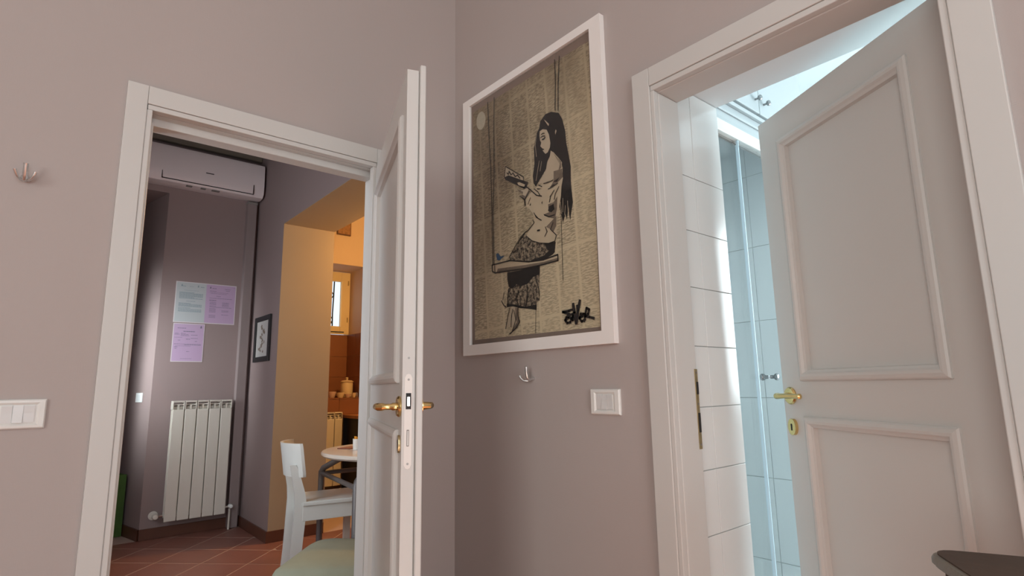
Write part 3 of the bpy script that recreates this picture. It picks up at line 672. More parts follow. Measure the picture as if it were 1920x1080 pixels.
# ---------------------------------------------------------------- aluminium radiators
def radiator(name, x0, n, pitch, z0, z1, yback, label, valves=True, yw=None):
    t = empty(name, (0, 0, 0), 0, label, 'radiator')
    yf = yback - 0.095
    el = None
    for k in range(n):
        xa = x0 + k * pitch
        if el is None:
            b = MB()
            w = pitch - 0.004
            b.box(0, w, yf, yf + 0.012, z0, z1 - 0.062, 0.005)                      # front plate
            b.box(w * 0.42, w * 0.58, yf + 0.012, yback - 0.015, z0 + 0.03, z1 - 0.03)       # web
            b.box(0.004, w - 0.004, yback - 0.02, yback - 0.01, z0 + 0.02, z1 - 0.02, 0.003) # back plate
            b.box(0.0, w, yf + 0.004, yback - 0.015, z1 - 0.012, z1, 0.003)              # top bridge
            b.box(0.0, 0.006, yf + 0.004, yback - 0.015, z1 - 0.062, z1 - 0.012)
            b.box(w - 0.006, w, yf + 0.004, yback - 0.015, z1 - 0.062, z1 - 0.012)
            b.box(0.0, w, yf + 0.014, yf + 0.02, z1 - 0.030, z1 - 0.024)
            b.tube([(0, yback - 0.05, z1 - 0.055), (w, yback - 0.05, z1 - 0.055)], 0.018, 10)
            b.tube([(0, yback - 0.05, z0 + 0.04), (w, yback - 0.05, z0 + 0.04)], 0.018, 10)
            o = b.build('radiator_element', RADI, t); el = o.data
        else:
            o = bpy.data.objects.new('radiator_element', el); C.objects.link(o); o.parent = t
        o.location = (xa, 0, 0)
    for k in (0, n - 1):
        b = MB(); b.box(x0 + (k + 0.4) * pitch, x0 + (k + 0.6) * pitch, yback - 0.02, yback + 0.0, z1 - 0.10, z1 - 0.08); b.build('bracket', RADD, t)
    if valves:
        xl = x0 - 0.03; xr = x0 + n * pitch + 0.02
        b = MB(); b.lathe([(0.012, 0.0), (0.020, 0.004), (0.020, 0.028), (0.014, 0.036), (0.001, 0.037)], (xl - 0.022, yback - 0.075, z0 + 0.045), 'Y', 16)
        for v in b.bm.verts: v.co.y = 2 * (yback - 0.075) - v.co.y
        b.build('valve_knob', RADI, t, True)
        b = MB(); b.tube([(x0 + 0.002, yback - 0.05, z0 + 0.04), (xl - 0.022, yback - 0.05, z0 + 0.04), (xl - 0.022, yback, z0 + 0.04)], 0.009, 10); b.build('pipe', CHROME, t, True)
        b = MB(); b.lathe([(0.030, 0), (0.030, -0.004), (0.012, -0.006), (0.001, -0.006)], (xl - 0.022, yback - 0.0005, z0 + 0.04), 'Y', 20); b.build('pipe_collar', RADI, t, True)
        b = MB(); b.tube([(xr - 0.026, yback - 0.075, z0 + 0.045), (xr + 0.01, yback - 0.075, z0 + 0.045), (xr + 0.01, yback - 0.075, 0.172)], 0.008, 10); b.build('pipe', RADI, t, True)
        b = MB(); b.lathe([(0.001, -0.03), (0.013, -0.028), (0.016, -0.01), (0.014, 0.012), (0.001, 0.014)], (xr + 0.01, yback - 0.085, z0 + 0.05), 'Y', 16); b.build('valve_knob', PLASTIC, t, True)
    return t
radiator('radiator', -0.506, 5, 0.0805, 0.290, 1.128, YF - 0.012, 'tall five-element cream radiator on the mauve kitchen wall below the notices')
radiator('radiator', 0.700, 4, 0.080, 0.30, 0.975, YB - 0.012, 'cream radiator seen through the arch behind the round table', False)

# ---------------------------------------------------------------- air conditioner and duct
ac = empty('air_conditioner', (0, 0, 0), 0, 'white wall-mounted air conditioner above the radiator', 'air conditioner')
prof = [(YF - 0.0005, 2.76), (2.86, 2.742), (2.80, 2.748), (2.775, 2.775), (2.768, 2.84), (2.775, 3.0), (2.785, 3.022), (2.81, 3.03), (YF - 0.0005, 3.03)]
b = MB(); b.prism(prof, lambda y, z, h: (h, y, z), -0.815, -0.0); b.build('body', ACW, ac, True)
b = MB(); b.box(-0.722, -0.078, 2.7705, 2.776, 2.758, 2.7635); b.build('flap_gap', BLACK, ac)
fl = MB(); fl.prism([(2.786, 2.748), (2.7705, 2.766), (2.766, 2.80), (2.7645, 2.84), (2.768, 2.84), (2.777, 2.775), (2.79, 2.755)], lambda y, z, h: (h, y, z), -0.715, -0.085)
fl.build('flap', ACW, ac, True)
b = MB(); b.box(-0.722, -0.7185, 2.766, 2.774, 2.765, 2.815); b.build('flap_gap', BLACK, ac)
b = MB(); b.box(-0.0815, -0.078, 2.766, 2.774, 2.765, 2.838); b.build('flap_gap', BLACK, ac)
b = MB(); b.box(-0.432, -0.376, 2.7655, 2.7695, 2.856, 2.862); b.build('badge', BLACK, ac)
for xa, xb in ((-0.552, -0.512), (-0.452, -0.418), (-0.376, -0.32)):
    b = MB(); b.box(xa, xb, 2.802, 2.83, 2.7395, 2.7440); b.build('sensor_mark', RADD, ac)
dt = empty('duct', (0, 0, 0), 0, 'mauve painted pipe duct running from the air conditioner down to the floor', 'duct')
b = MB(); b.box(-0.075, -0.005, 2.915, YF - 0.0005, 0.172, 2.735, 0.004); b.build('trunking', DUCT, dt)
b = MB(); b.box(-0.078, -0.002, 2.912, YF - 0.0005, 2.720, 2.741, 0.003); b.build('collar', RADD, dt)

# ---------------------------------------------------------------- notices on the kitchen wall
def notice(name, x0, x1, z0, z1, pages, label):
    t = empty(name, (0, 0, 0), 0, label, 'notice')
    y = YF - 0.0005
    b = MB(); b.box(x0, x1, y - 0.0015, y, z0, z1); b.build('laminate', NWHITE, t)
    for (xa, xb, za, zb, m, tm_, rows, marks) in pages:
        b = MB(); b.box(xa, xb, y - 0.0022, y - 0.0015, za, zb); pg = b.build('page', m, t)
        b = MB()
        for (z, a, c, th) in rows:
            w = xb - xa
            x = xa + a * w
            xe = xa + c * w
            while x < xe:
                ln = random.uniform(0.006, 0.02)
                b.box(x, min(x + ln, xe), y - 0.0026, y - 0.0022, za + z * (zb - za), za + z * (zb - za) + th)
                x += ln + 0.0015
        for (a, z, sz) in marks:
            w = xb - xa; cx_, cz_ = xa + a * w, za + z * (zb - za)
            b.prism([(cx_ - sz * 0.5, cz_), (cx_ + sz * 0.5, cz_), (cx_ + sz * 0.4, cz_ + sz), (cx_, cz_ + sz * 1.7), (cx_ - sz * 0.4, cz_ + sz)], lambda p, q, h: (p, h, q), y - 0.0027, y - 0.0022)
        tag(b.build('print', tm_, pg), kind='stuff')
    return t
rb = [(0.90, 0.16, 0.30, 0.004), (0.90, 0.42, 0.56, 0.002), (0.90, 0.80, 0.92, 0.005), (0.80, 0.25, 0.75, 0.002)]
rb += [(z, 0.10, 0.90 if k % 5 else 0.6, 0.0045) for k, z in enumerate([0.74, 0.715, 0.69, 0.665, 0.64, 0.615, 0.59])]
rb += [(0.52, 0.35, 0.65, 0.003)] + [(z, 0.10, 0.88 if k % 4 else 0.5, 0.0045) for k, z in enumerate([0.46, 0.435, 0.41, 0.385, 0.34, 0.31, 0.28, 0.255])]
rl = [(0.90, 0.20, 0.34, 0.004), (0.90, 0.62, 0.82, 0.003), (0.86, 0.66, 0.80, 0.003), (0.83, 0.12, 0.34, 0.003), (0.80, 0.12, 0.75, 0.002), (0.77, 0.15, 0.7, 0.002), (0.70, 0.35, 0.5, 0.003), (0.645, 0.12, 0.9, 0.003), (0.585, 0.12, 0.36, 0.005)]
rl += [(z, 0.14, 0.36, 0.003) for z in (0.54, 0.51, 0.48, 0.44, 0.37, 0.34, 0.31, 0.28, 0.20, 0.17, 0.14)] + [(z, 0.56, 0.8, 0.003) for z in (0.54, 0.51, 0.48, 0.45, 0.33, 0.30, 0.22)] + [(0.41, 0.14, 0.9, 0.003)]
r3 = [(0.88, 0.12, 0.40, 0.004), (0.79, 0.32, 0.70, 0.006), (0.74, 0.04, 0.16, 0.003), (0.74, 0.24, 0.40, 0.003), (0.71, 0.04, 0.20, 0.003), (0.71, 0.24, 0.50, 0.003), (0.70, 0.58, 0.80, 0.003), (0.68, 0.24, 0.52, 0.003),
      (0.63, 0.04, 0.30, 0.002), (0.61, 0.58, 0.82, 0.003), (0.585, 0.42, 0.56, 0.004), (0.55, 0.16, 0.24, 0.003), (0.53, 0.72, 0.8, 0.003), (0.45, 0.04, 0.94, 0.003), (0.43, 0.38, 0.94, 0.003), (0.40, 0.08, 0.60, 0.002), (0.37, 0.06, 0.16, 0.004), (0.33, 0.07, 0.14, 0.003), (0.25, 0.46, 0.56, 0.003), (0.06, 0.28, 0.66, 0.002)]
notice('wall_notice', -0.536, -0.108, 1.715, 2.030, [(-0.530, -0.326, 1.721, 2.024, NBLUE, NTEXTL, rb, [(0.17, 0.90, 0.011), (0.72, 0.90, 0.010)]), (-0.326, -0.114, 1.721, 2.024, NLILAC, NTEXT, rl, [(0.14, 0.90, 0.010), (0.95, 0.95, 0.004)])],
       'wide laminated notice with a pale blue page and a lilac page')
notice('wall_notice', -0.531, -0.317, 1.417, 1.708, [(-0.526, -0.322, 1.422, 1.703, NLILAC, NTEXT, r3, [(0.90, 0.90, 0.012)])],
       'small laminated lilac notice directly under the wide one')

# ---------------------------------------------------------------- small black frame on the arch wall
sp = empty('picture_frame', (0, 0, 0), 0, 'small black framed sketch on the dark wall beside the duct', 'picture')
xw = XK - 0.0005
for (ya, yb, za, zb) in ((2.440, 2.478, 1.410, 1.758), (2.780, 2.818, 1.410, 1.758), (2.478, 2.780, 1.410, 1.447), (2.478, 2.780, 1.721, 1.758)):
    b = MB(); b.box(xw - 0.016, xw, ya, yb, za, zb, 0.002); b.build('frame', BLACK, sp)
b = MB(); b.box(xw - 0.006, xw, 2.478, 2.780, 1.447, 1.721); b.build('print', mat('grey_sketch_paper', (0.50, 0.47, 0.44), 0.7), sp)
b = MB()
for k in range(26):
    y0 = 2.635 + 0.035 * math.sin(k * 0.55) + random.uniform(-0.03, 0.03); z0 = 1.485 + k * 0.008
    w_ = random.uniform(0.010, 0.030); h_s = random.uniform(0.005, 0.014)
    b.flat([(xw - 0.0062 - 0.00003 * k, y0 + w_ * math.cos(a) * random.uniform(0.6, 1.2), z0 + h_s * math.sin(a) * random.uniform(0.6, 1.3)) for a in [i * PI / 5 for i in range(10)]])
tag(b.build('drawing', SHADE, sp), kind='stuff')

# switch on the splayed recess
rs = empty('light_switch', (P0.x + D.x * 0.203, P0.y + D.y * 0.203, 1.155), math.atan2(D.y, D.x), 'small light switch on the bluish splayed recess at left', 'switch')
b = MB(); b.box(-0.058, 0.058, 0.0005, 0.009, -0.035, 0.035, 0.003); b.build('plate', PLASTIC, rs)
b = MB(); b.box(-0.034, 0.034, 0.009, 0.0115, -0.022, 0.022, 0.001); b.build('rocker', PLASTIC2, rs)

# green fabric hanging in the recess
b = MB()
pts = [(-0.690 + 0.004 * math.sin(i * 1.3) - 0.213 * i * 0.012 - 0.017, 3.22 + i * 0.012) for i in range(14)]
b.prism(pts + [(p[0] - 0.06, p[1]) for p in reversed(pts)], lambda x, y, h: (x, y, h), 0.172, 0.60)
tag(b.build('fabric_bag', GREEN), 'green fabric bag standing deep in the recess behind the left door jamb', 'bag')

# ---------------------------------------------------------------- white chair
ch = empty('dining_chair', (-0.283, 0.941, KZ - 0.0), math.atan2(-0.20, 0.98), 'white lacquered wooden chair with a curved back board', 'chair')
# local: x forward, y towards the far side (0..0.38), z up
def post(y, parent):
    b = MB()
    pr = [(-0.026, 0.0), (-0.010, 0.22), (0.0, 0.47), (-0.004, 0.53), (-0.020, 0.62), (-0.030, 0.665)]
    w = [0.038, 0.048, 0.056, 0.050, 0.038, 0.028]
    out = [(p[0], p[1]) for p in pr] + [(p[0] + ww, p[1]) for p, ww in reversed(list(zip(pr, w)))]
    b.prism(out, lambda x, z, h: (x, h, z), y - 0.010, y + 0.010)
    return b.build('rear_leg', CHAIRW, parent)
CW = 0.285
post(0.011, ch); post(CW - 0.011, ch)
b = MB()
N_ = 14; ins = []; outs = []
for i in range(N_ + 1):
    t = -1 + 2 * i / N_
    y = CW / 2 + (CW / 2 + 0.020) * t; x = -0.040 + 0.070 * t * t
    ins.append((x + 0.014, y)); outs.append((x, y))
zt, zb_ = 0.766, 0.606
n = len(ins)
rows = []
zz = [zb_, zb_ + 0.015, zt - 0.015, zt]
for z in zz:
    sh_ = 0.010 if z in (zb_, zt) else 0.0
    ring = []
    for src, rev in ((ins, False), (outs, True)):
        seq = list(reversed(src)) if rev else src
        for k, p in enumerate(seq):
            kk = (n - 1 - k) if rev else k
            yy = p[1]
            if kk == 0: yy += sh_
            if kk == n - 1: yy -= sh_
            lean = -(z - zb_) * 0.14
            ring.append(b.bm.verts.new((p[0] + lean, yy, z)))
    rows.append(ring)
for r0, r1 in zip(rows, rows[1:]):
    for k in range(len(r0)): b.bm.faces.new((r0[k], r0[(k + 1) % len(r0)], r1[(k + 1) % len(r0)], r1[k]))
for r_ in (rows[0], rows[-1]):
    for k in range(n - 1):
        b.bm.faces.new((r_[k], r_[k + 1], r_[2 * n - 2 - k], r_[2 * n - 1 - k]))
b.build('back_board', CHAIRW, ch, True)
b = MB(); b.prism([(0.032, -0.006), (0.336, -0.012), (0.342, CW + 0.012), (0.032, CW + 0.006)], lambda x, y, h: (x, y, h), 0.468, 0.490)
bmesh.ops.bevel(b.bm, geom=list(b.bm.edges), offset=0.005, segments=2, affect='EDGES')
b.build('seat', CHAIRW, ch)
b = MB(); b.box(0.037, 0.325, 0.0, 0.018, 0.400, 0.468, 0.002); b.box(0.037, 0.325, CW - 0.018, CW, 0.400, 0.468, 0.002); b.box(0.307, 0.325, 0.018, CW - 0.018, 0.400, 0.468, 0.002); b.box(0.037, 0.055, 0.018, CW - 0.018, 0.400, 0.468, 0.002); b.build('apron', CHAIRW, ch)
for y in (0.0, CW - 0.033):
    b = MB(); b.prism([(0.293, y), (0.325, y), (0.325, y + 0.033), (0.293, y + 0.033)], lambda x, yy, h: (x, yy, h), 0.0, 0.400); b.build('front_leg', CHAIRW, ch)

# ---------------------------------------------------------------- round table
tb = empty('round_table', (0.249, 0.90, KZ), 0, 'round white table on bent grey steel legs in the arch', 'table')
b = MB(); b.lathe([(0.001, 0.680), (0.372, 0.680), (0.391, 0.684), (0.400, 0.693), (0.400, 0.701), (0.394, 0.708), (0.378, 0.710), (0.001, 0.710)], seg=64); b.build('table_top', TABLEW, tb, True)
ctr = Vector((0.216 - 0.249, 0.893 - 0.90))
ta = math.radians(-6.9); tx = Vector((math.cos(ta), math.sin(ta))); ty = Vector((-math.sin(ta), math.cos(ta)))
q = 0.298
def tp(sx, sy, k=1.0): return ctr + tx * sx * q * k + ty * sy * q * k
for sx, sy in ((-1, -1), (-1, 1), (1, -1), (1, 1)):
    a = tp(sx, sy); m0 = tp(sx, sy, 0.97); m1 = tp(sx, sy, 0.70); m2 = tp(sx, sy, 0.62)
    b = MB(); b.tube([(a.x, a.y, 0.0), (a.x, a.y, 0.580), (m0.x, m0.y, 0.602), (m1.x, m1.y, 0.662), (m2.x, m2.y, 0.6795)], 0.0165, 12); b.build('leg', STEEL, tb, True)
for (p_, q_) in (((-1, -1), (-1, 1)), ((1, -1), (1, 1)), ((-1, -1), (1, -1)), ((-1, 1), (1, 1))):
    a = tp(*p_); c = tp(*q_)
    d_ = (c - a).normalized() * 0.017
    b = MB(); b.tube([(a.x + d_.x, a.y + d_.y, 0.575), (c.x - d_.x, c.y - d_.y, 0.575)], 0.012, 10); b.build('stretcher', STEEL, tb, True)
TZ = KZ + 0.7105
b = MB(); b.box(-0.055, 0.055, -0.04, 0.04, 0, 0.004, 0.001); o = b.build('napkin', mat('red_brown_paper', (0.22, 0.07, 0.045), 0.7)); o.location = (0.045, 1.07, TZ); o.rotation_euler = (0, 0, 0.5)
tag(o, 'red-brown paper mat lying on the round table', 'mat')
cp = empty('sugar_holder', (0.036, 0.965, TZ + 0.0005), 0, 'small white striped holder with orange sachets on the table', 'holder')
b = MB(); b.lathe([(0.001, 0), (0.019, 0), (0.021, 0.055), (0.019, 0.055), (0.017, 0.004), (0.001, 0.004)], seg=20); b.build('cup', PLASTIC, cp, True)
for k in range(4):
    b = MB(); b.box(-0.010 + k * 0.006, -0.006 + k * 0.006, -0.012, 0.012, 0.006, 0.068 - 0.003 * k, 0.001); b.build('sachet', mat('orange_sachet_%s' % 'abcd'[k], (0.75, 0.33 + 0.07 * k, 0.03), 0.5), cp)

# ---------------------------------------------------------------- stool with sage velvet seat
st = empty('upholstered_stool', (-0.29, 0.39, KZ), 0, 'low seat upholstered in sage green velvet just inside the doorway', 'stool')
cor = [(-0.590, 0.330), (-0.262, 0.70), (-0.01, 0.40), (-0.28, 0.122)]
cor = [(x + 0.29, y - 0.39) for x, y in cor]
def rounded(cor, rads, seg=7):
    out = []; n = len(cor)
    for i in range(n):
        p = Vector(cor[i]); a = (Vector(cor[i - 1]) - p).normalized(); c = (Vector(cor[(i + 1) % n]) - p).normalized(); r = rads[i]
        for k in range(seg + 1):
            t = k / seg
            q0 = p + a * r; q1 = p + c * r
            out.append(tuple((1 - t) ** 2 * q0 + 2 * t * (1 - t) * p + t * t * q1))
    return out
base = rounded(cor, (0.045, 0.12, 0.12, 0.05))
cen = Vector((sum(p[0] for p in base) / len(base), sum(p[1] for p in base) / len(base)))
def ring(s_, z): return [(cen.x + (p[0] - cen.x) * s_, cen.y + (p[1] - cen.y) * s_, z + 0.015) for p in base]
b = MB(); rr = []
for s_, z in ((0.93, 0.262), (0.985, 0.268), (1.0, 0.285), (1.0, 0.325), (0.995, 0.335), (0.985, 0.345), (0.95, 0.358), (0.85, 0.368), (0.6, 0.376), (0.3, 0.379), (0.05, 0.380)):
    rr.append([b.bm.verts.new(v) for v in ring(s_, z)])
for r0, r1 in zip(rr, rr[1:]):
    for k in range(len(r0)): b.bm.faces.new((r0[k], r0[(k + 1) % len(r0)], r1[(k + 1) % len(r0)], r1[k]))
b.bm.faces.new(rr[0]); b.bm.faces.new(rr[-1]); b.build('cushion', SAGE, st, True)
pp = ring(1.003, 0.330); b = MB(); b.tube(pp + [pp[0]], 0.0035, 8, False); b.build('piping', SAGE2, st, True)
fr = ring(0.9, 0.0)
b = MB(); b.prism([(p[0], p[1]) for p in fr], lambda x, y, h: (x, y, h), 0.225, 0.2765); b.build('frame', STOOLW, st)
for c_ in cor:
    p = cen + (Vector(c_) - cen) * 0.80
    b = MB(); b.tube([(p.x + (p.x - cen.x) * 0.08, p.y + (p.y - cen.y) * 0.08, 0.0), (p.x, p.y, 0.2245)], [0.013, 0.020], 10); b.build('leg', STOOLW, st, True)

# ---------------------------------------------------------------- things on the kitchenette ledge
LZ = 1.1085
jr = empty('ceramic_jar', (1.165, 3.66, LZ), 0, 'cream ceramic jar with a knobbed lid on the brown ledge', 'jar')
b = MB(); b.lathe([(0.001, 0), (0.056, 0), (0.060, 0.01), (0.060, 0.14), (0.056, 0.150), (0.001, 0.150)], seg=28); b.build('body', CERAM, jr, True)
b = MB(); b.lathe([(0.001, 0.1505), (0.064, 0.1505), (0.066, 0.158), (0.045, 0.170), (0.012, 0.174), (0.009, 0.182), (0.015, 0.192), (0.010, 0.200), (0.001, 0.201)], seg=28); b.build('lid', CERAM, jr, True)
def cup(x, y, r, h, m, label, handle=True):
    t = empty('cup', (x, y, LZ), 0, label, 'cup')
    b = MB(); b.lathe([(0.001, 0), (r * 0.6, 0), (r * 0.9, h * 0.5), (r, h), (r * 0.92, h), (r * 0.8, h * 0.5), (r * 0.5, 0.004), (0.001, 0.004)], seg=20); b.build('bowl', m, t, True)
    if handle:
        b = MB(); b.tube([(r * 0.9, 0, h * 0.8), (r * 1.4, 0, h * 0.75), (r * 1.45, 0, h * 0.4), (r * 0.85, 0, h * 0.3)], 0.004, 8); b.build('handle', m, t, True)
    return t
cup(0.985, 3.60, 0.042, 0.060, CERAMP, 'pink cup at the left end of the kitchenette ledge')
cup(1.055, 3.56, 0.040, 0.050, CERAM, 'cream cup between the pink cup and the jar')
cup(1.125, 3.545, 0.030, 0.035, CERAMP, 'low pink cup in front of the ceramic jar', True)
cup(1.188, 3.535, 0.022, 0.046, CERAM, 'tiny cream cup at the foot of the jar', False)
g_ = empty('glass_teapot', (1.225, 3.76, LZ), 0, 'dark glass pot in the right corner of the kitchenette ledge', 'pot')
b = MB(); b.lathe([(0.001, 0), (0.024, 0), (0.027, 0.01), (0.027, 0.085), (0.023, 0.10), (0.001, 0.10)], seg=24); b.build('body', JARGLASS, g_, True)
b = MB(); b.lathe([(0.001, 0.1005), (0.025, 0.1005), (0.026, 0.108), (0.008, 0.115), (0.006, 0.130), (0.001, 0.132)], seg=20); b.build('lid', BLACK, g_, True)
m_ = empty('metal_sugar_bowl', (1.232, 3.56, LZ), 0, 'small shiny metal bowl on the kitchenette ledge', 'bowl')
b = MB(); b.lathe([(0.001, 0), (0.015, 0), (0.021, 0.02), (0.019, 0.042), (0.010, 0.050), (0.001, 0.052)], seg=20); b.build('body', CHROME, m_, True)

# ================================================================ on the bedroom walls
# framed drawing
art = empty('picture_frame', (0, -0.4675, 1.85), 0, 'large white framed ink drawing of a woman reading on a swing', 'picture')
AY0, AY1, AZ0, AZ1 = -0.3835, 0.3775, 1.317 - 1.85, 2.382 - 1.85   # outer, local
IY0, IY1, IZ0, IZ1 = -0.3365, 0.3345, 1.357 - 1.85, 2.351 - 1.85
FD = -0.022
for k, outl in enumerate(([(AY0, AZ0), (IY0, IZ0), (IY0, IZ1), (AY0, AZ1)], [(AY1, AZ0), (AY1, AZ1), (IY1, IZ1), (IY1, IZ0)],
                          [(AY0, AZ0), (AY1, AZ0), (IY1, IZ0), (IY0, IZ0)], [(AY0, AZ1), (IY0, IZ1), (IY1, IZ1), (AY1, AZ1)])):
    b = MB(); b.prism(outl, lambda y, z, h: (h, y, z), -0.0005, FD); b.build('frame_side', FRAMEW, art)
b = MB(); b.box(-0.009, -0.0006, IY0, IY1, IZ0, IZ1); b.build('mount', MOUNT, art)
b = MB(); b.prism([(-0.3225, -0.479), (0.316, -0.474), (0.323, 0.474), (-0.3230, 0.468)], lambda y, z, h: (h, y, z), -0.0095, -0.009); b.build('newsprint_sheet', NEWS, art)
CM = {'ink': INK, 'skin': SKIN, 'cloth': CLOTH, 'shade': SHADE, 'skirt': SKIRT, 'blue': BLUE, 'moon': MOON}
x_ = -0.0097
for c_, fl_ in ART_SHAPES:
    x_ -= 0.00008
    pts = [(x_, -fl_[i] / 1000, fl_[i + 1] / 1000) for i in range(0, len(fl_), 2)]
    MB().flat(pts).build({'ink': 'ink_area', 'skin': 'pale_wash', 'cloth': 'warm_wash', 'shade': 'grey_wash', 'skirt': 'skirt_wash', 'blue': 'bird', 'moon': 'moon'}[c_], CM[c_], art)
x_ -= 0.0001
for c_, w_, fl_ in ART_LINES:
    pts = [Vector((-fl_[i] / 1000, fl_[i + 1] / 1000)) for i in range(0, len(fl_), 2)]
    b = MB()
    w2 = w_ / 1000 * 0.9
    for i in range(len(pts) - 1):
        d_ = (pts[i + 1] - pts[i])
        if d_.length < 1e-6: continue
        n_ = Vector((-d_.y, d_.x)).normalized() * w2 / 1; e_ = d_.normalized() * w2 * 0.5
        a, c = pts[i] - e_, pts[i + 1] + e_
        b.poly([(x_, *(a + n_ * 0.8)), (x_, *(a - n_ * 0.8)), (x_, *(c - n_)), (x_, *(c + n_))], [(0, 1, 2, 3)])
    x_ -= 0.00002
    b.build('ink_stroke', CM[c_], art)
b = MB(); b.box(-0.0150, -0.0135, IY0, IY1, IZ0, IZ1); b.build('glass', GLASS, art)

# coat hook, three prongs, on wall_left
h1 = empty('coat_hook', (-1.376, 0, 1.757), 0, 'three-pronged chrome coat hook on the left wall', 'hook')
b = MB(); b.lathe([(0.001, -0.0005), (0.0085, -0.0005), (0.009, -0.010), (0.006, -0.015), (0.001, -0.015)], (0, 0, 0.004), 'Y', 20); b.build('base', HOOKM, h1, True)
b = MB(); b.tube([(0, -0.012, 0.0), (0, -0.022, -0.002), (0, -0.030, 0.006), (0, -0.036, 0.030), (0, -0.038, 0.036)], [0.0045, 0.005, 0.0055, 0.0055, 0.0065], 12); b.build('prong', HOOKM, h1, True)
for sgn in (-1, 1):
    b = MB(); b.tube([(0, -0.012, 0.0), (sgn * 0.008, -0.020, -0.004), (sgn * 0.014, -0.028, -0.001), (sgn * 0.019, -0.034, 0.010), (sgn * 0.021, -0.036, 0.017)], [0.0035, 0.0035, 0.003, 0.0035, 0.0045], 12); b.build('prong', HOOKM, h1, True)
# coat hook, two prongs, on wall_right
h2 = empty('coat_hook', (0, -0.475, 1.222), 0, 'chrome coat hook under the framed drawing', 'hook')
b = MB(); b.lathe([(0.001, -0.0005), (0.0055, -0.0005), (0.0055, -0.010), (0.004, -0.014), (0.001, -0.014)], (0, 0, 0.0), 'X', 20); b.build('base', HOOKM, h2, True)
b = MB(); b.tube([(-0.010, 0, 0), (-0.022, -0.0, -0.003), (-0.032, -0.001, 0.004), (-0.036, -0.003, 0.020), (-0.037, -0.004, 0.040)], [0.0045, 0.005, 0.005, 0.005, 0.0055], 12); b.build('prong', HOOKM, h2, True)
b = MB(); b.tube([(-0.010, 0, -0.001), (-0.020, 0.008, -0.008), (-0.028, 0.020, -0.007), (-0.033, 0.030, 0.002), (-0.034, 0.034, 0.010)], [0.0035, 0.0035, 0.0035, 0.0035, 0.0042], 12); b.build('prong', HOOKM, h2, True)

# switch plates
def plate(name, loc, rz, w, h_, keys, label, tilt=0.004):
    """local: x along the wall, y out of the wall (towards -y), keys = [(x0,x1,dz,press)]"""
    t = empty(name, loc, rz, label, 'switch')
    b = MB()
    o_ = [(-w / 2, -h_ / 2), (w / 2, -h_ / 2), (w / 2, h_ / 2), (-w / 2, h_ / 2)]
    kx0 = min(k[0] for k in keys) - 0.003; kx1 = max(k[1] for k in keys) + 0.003; kz = 0.0225
    def rg(x0, x1, z0, z1, y): return [b.bm.verts.new(v) for v in ((x0, y, z0), (x1, y, z0), (x1, y, z1), (x0, y, z1))]
    rs_ = [rg(-w / 2, w / 2, -h_ / 2, h_ / 2, -0.0005), rg(-w / 2, w / 2, -h_ / 2, h_ / 2, -0.006), rg(-w / 2 + 0.003, w / 2 - 0.003, -h_ / 2 + 0.003, h_ / 2 - 0.003, -0.0095),
           rg(kx0 - 0.006, kx1 + 0.006, -kz - 0.006, kz + 0.006, -0.0100), rg(kx0 - 0.002, kx1 + 0.002, -kz - 0.002, kz + 0.002, -0.0075), rg(kx0, kx1, -kz, kz, -0.006)]
    for r0, r1 in zip(rs_, rs_[1:]):
        for k in range(4): b.bm.faces.new((r0[k], r0[(k + 1) % 4], r1[(k + 1) % 4], r1[k]))
    b.bm.faces.new(rs_[-1]); b.bm.faces.new(list(reversed(rs_[0])))
    b.build('plate', PLASTIC, t)
    for (xa, xb, top, bot) in keys:
        b = MB()
        b.prism([(-0.0055, -0.0212), (-0.0055, 0.0212), (-top, 0.0212), (-0.0088, 0.002), (-bot, -0.0212)], lambda y, z, h: (h, y, z), xa + 0.0005, xb - 0.0005)
        b.build('rocker', PLASTIC2, t)
    return t
plate('light_switch', (0, -0.793, 1.148), -PI / 2, 0.112, 0.074, [(-0.031, -0.011, 0.0095, 0.0085), (-0.011, 0.0095, 0.0075, 0.0125), (0.0095, 0.030, 0.0095, 0.0090)],
      'square white three-key switch plate between the drawing and the right door')
plate('light_switch', (-1.333, 0, 1.1485), 0, 0.118, 0.073, [(-0.0285, -0.0065, 0.0100, 0.0080), (-0.0065, 0.0145, 0.0080, 0.0125), (0.0145, 0.037, 0.0100, 0.0085)],
      'white switch plate at the left edge beside the kitchen door')

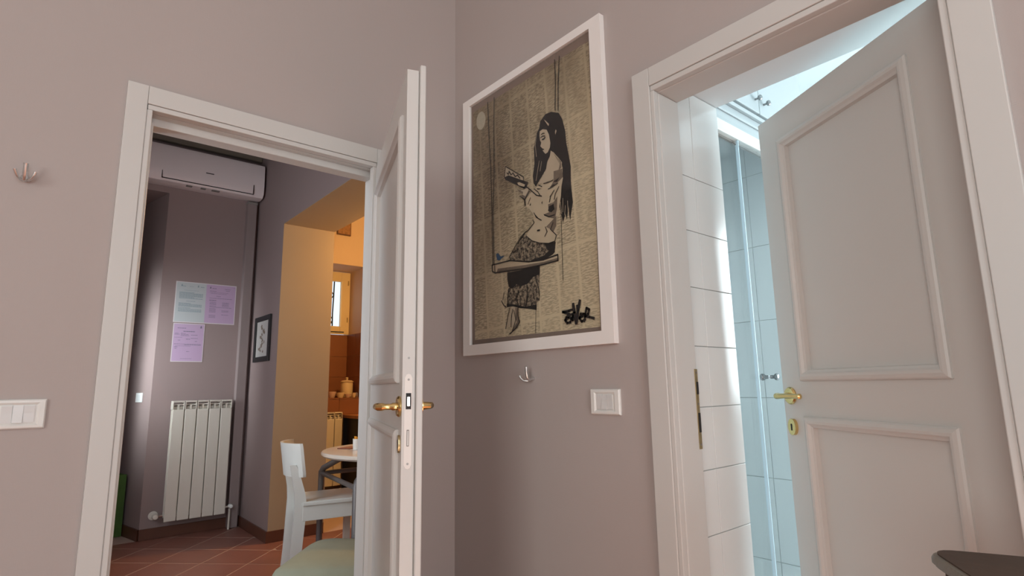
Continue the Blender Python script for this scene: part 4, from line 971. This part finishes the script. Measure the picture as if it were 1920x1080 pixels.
# ---------------------------------------------------------------- dark console in the lower right
cz = 0.965
cs = empty('console_table', (-0.322, -1.640, 0), 0, 'dark wooden table corner with a painted edge highlight in the lower right foreground', 'table')
d1v = Vector((0.42, -0.907)); d2v = Vector((-0.82, -0.572))
d2v = Vector((-0.83, -0.557)).normalized()
c0 = [Vector((0, 0)), d1v * 0.52, d1v * 0.52 + d2v * 0.42, d2v * 0.42]
out = rounded([tuple(v) for v in c0], (0.035, 0.035, 0.035, 0.035), 6)
cc = Vector((sum(p[0] for p in out) / len(out), sum(p[1] for p in out) / len(out)))
def sring(off, z):
    r_ = []
    n = len(out)
    for i in range(n):
        p = Vector(out[i]); v = (p - cc)
        r_.append(tuple(cc + v * (1 - off / v.length)) + (z,))
    return r_
b = MB(); rr = [[b.bm.verts.new(v) for v in sring(o_, z)] for o_, z in ((0.014, cz - 0.020), (0.010, cz - 0.019), (0.004, cz - 0.0165), (0.004, cz - 0.0145), (0.0, cz - 0.0125), (0.0, cz - 0.007), (0.003, cz - 0.0025), (0.009, cz - 0.0005))]
for r0, r1 in zip(rr, rr[1:]):
    for k in range(len(r0)): b.bm.faces.new((r0[k], r0[(k + 1) % len(r0)], r1[(k + 1) % len(r0)], r1[k]))
b.bm.faces.new(rr[0]); b.bm.faces.new(rr[-1]); o = b.build('moulded_edge', DEDGE, cs, True)
b = MB(); b.prism([(p[0], p[1]) for p in sring(0.008, 0)], lambda x, y, h: (x, y, h), cz - 0.001, cz + 0.001); b.build('top_board', DWOOD, cs)
ins_ = [cc + (v - cc) * 0.86 for v in c0]
for i in range(4):
    a, c = ins_[i], ins_[(i + 1) % 4]; dn = (c - a).normalized(); nn = Vector((-dn.y, dn.x)) * 0.009
    b = MB(); b.prism([tuple(a + nn + dn * 0.02), tuple(c + nn - dn * 0.02), tuple(c - nn - dn * 0.02), tuple(a - nn + dn * 0.02)], lambda x, y, h: (x, y, h), cz - 0.11, cz - 0.0205); b.build('apron', DWOOD, cs)
    b = MB(); b.tube([(a.x, a.y, 0), (a.x, a.y, 0.3), (a.x, a.y, 0.7), (a.x, a.y, cz - 0.0205)], [0.012, 0.017, 0.024, 0.024], 4); b.build('leg', DWOOD, cs)
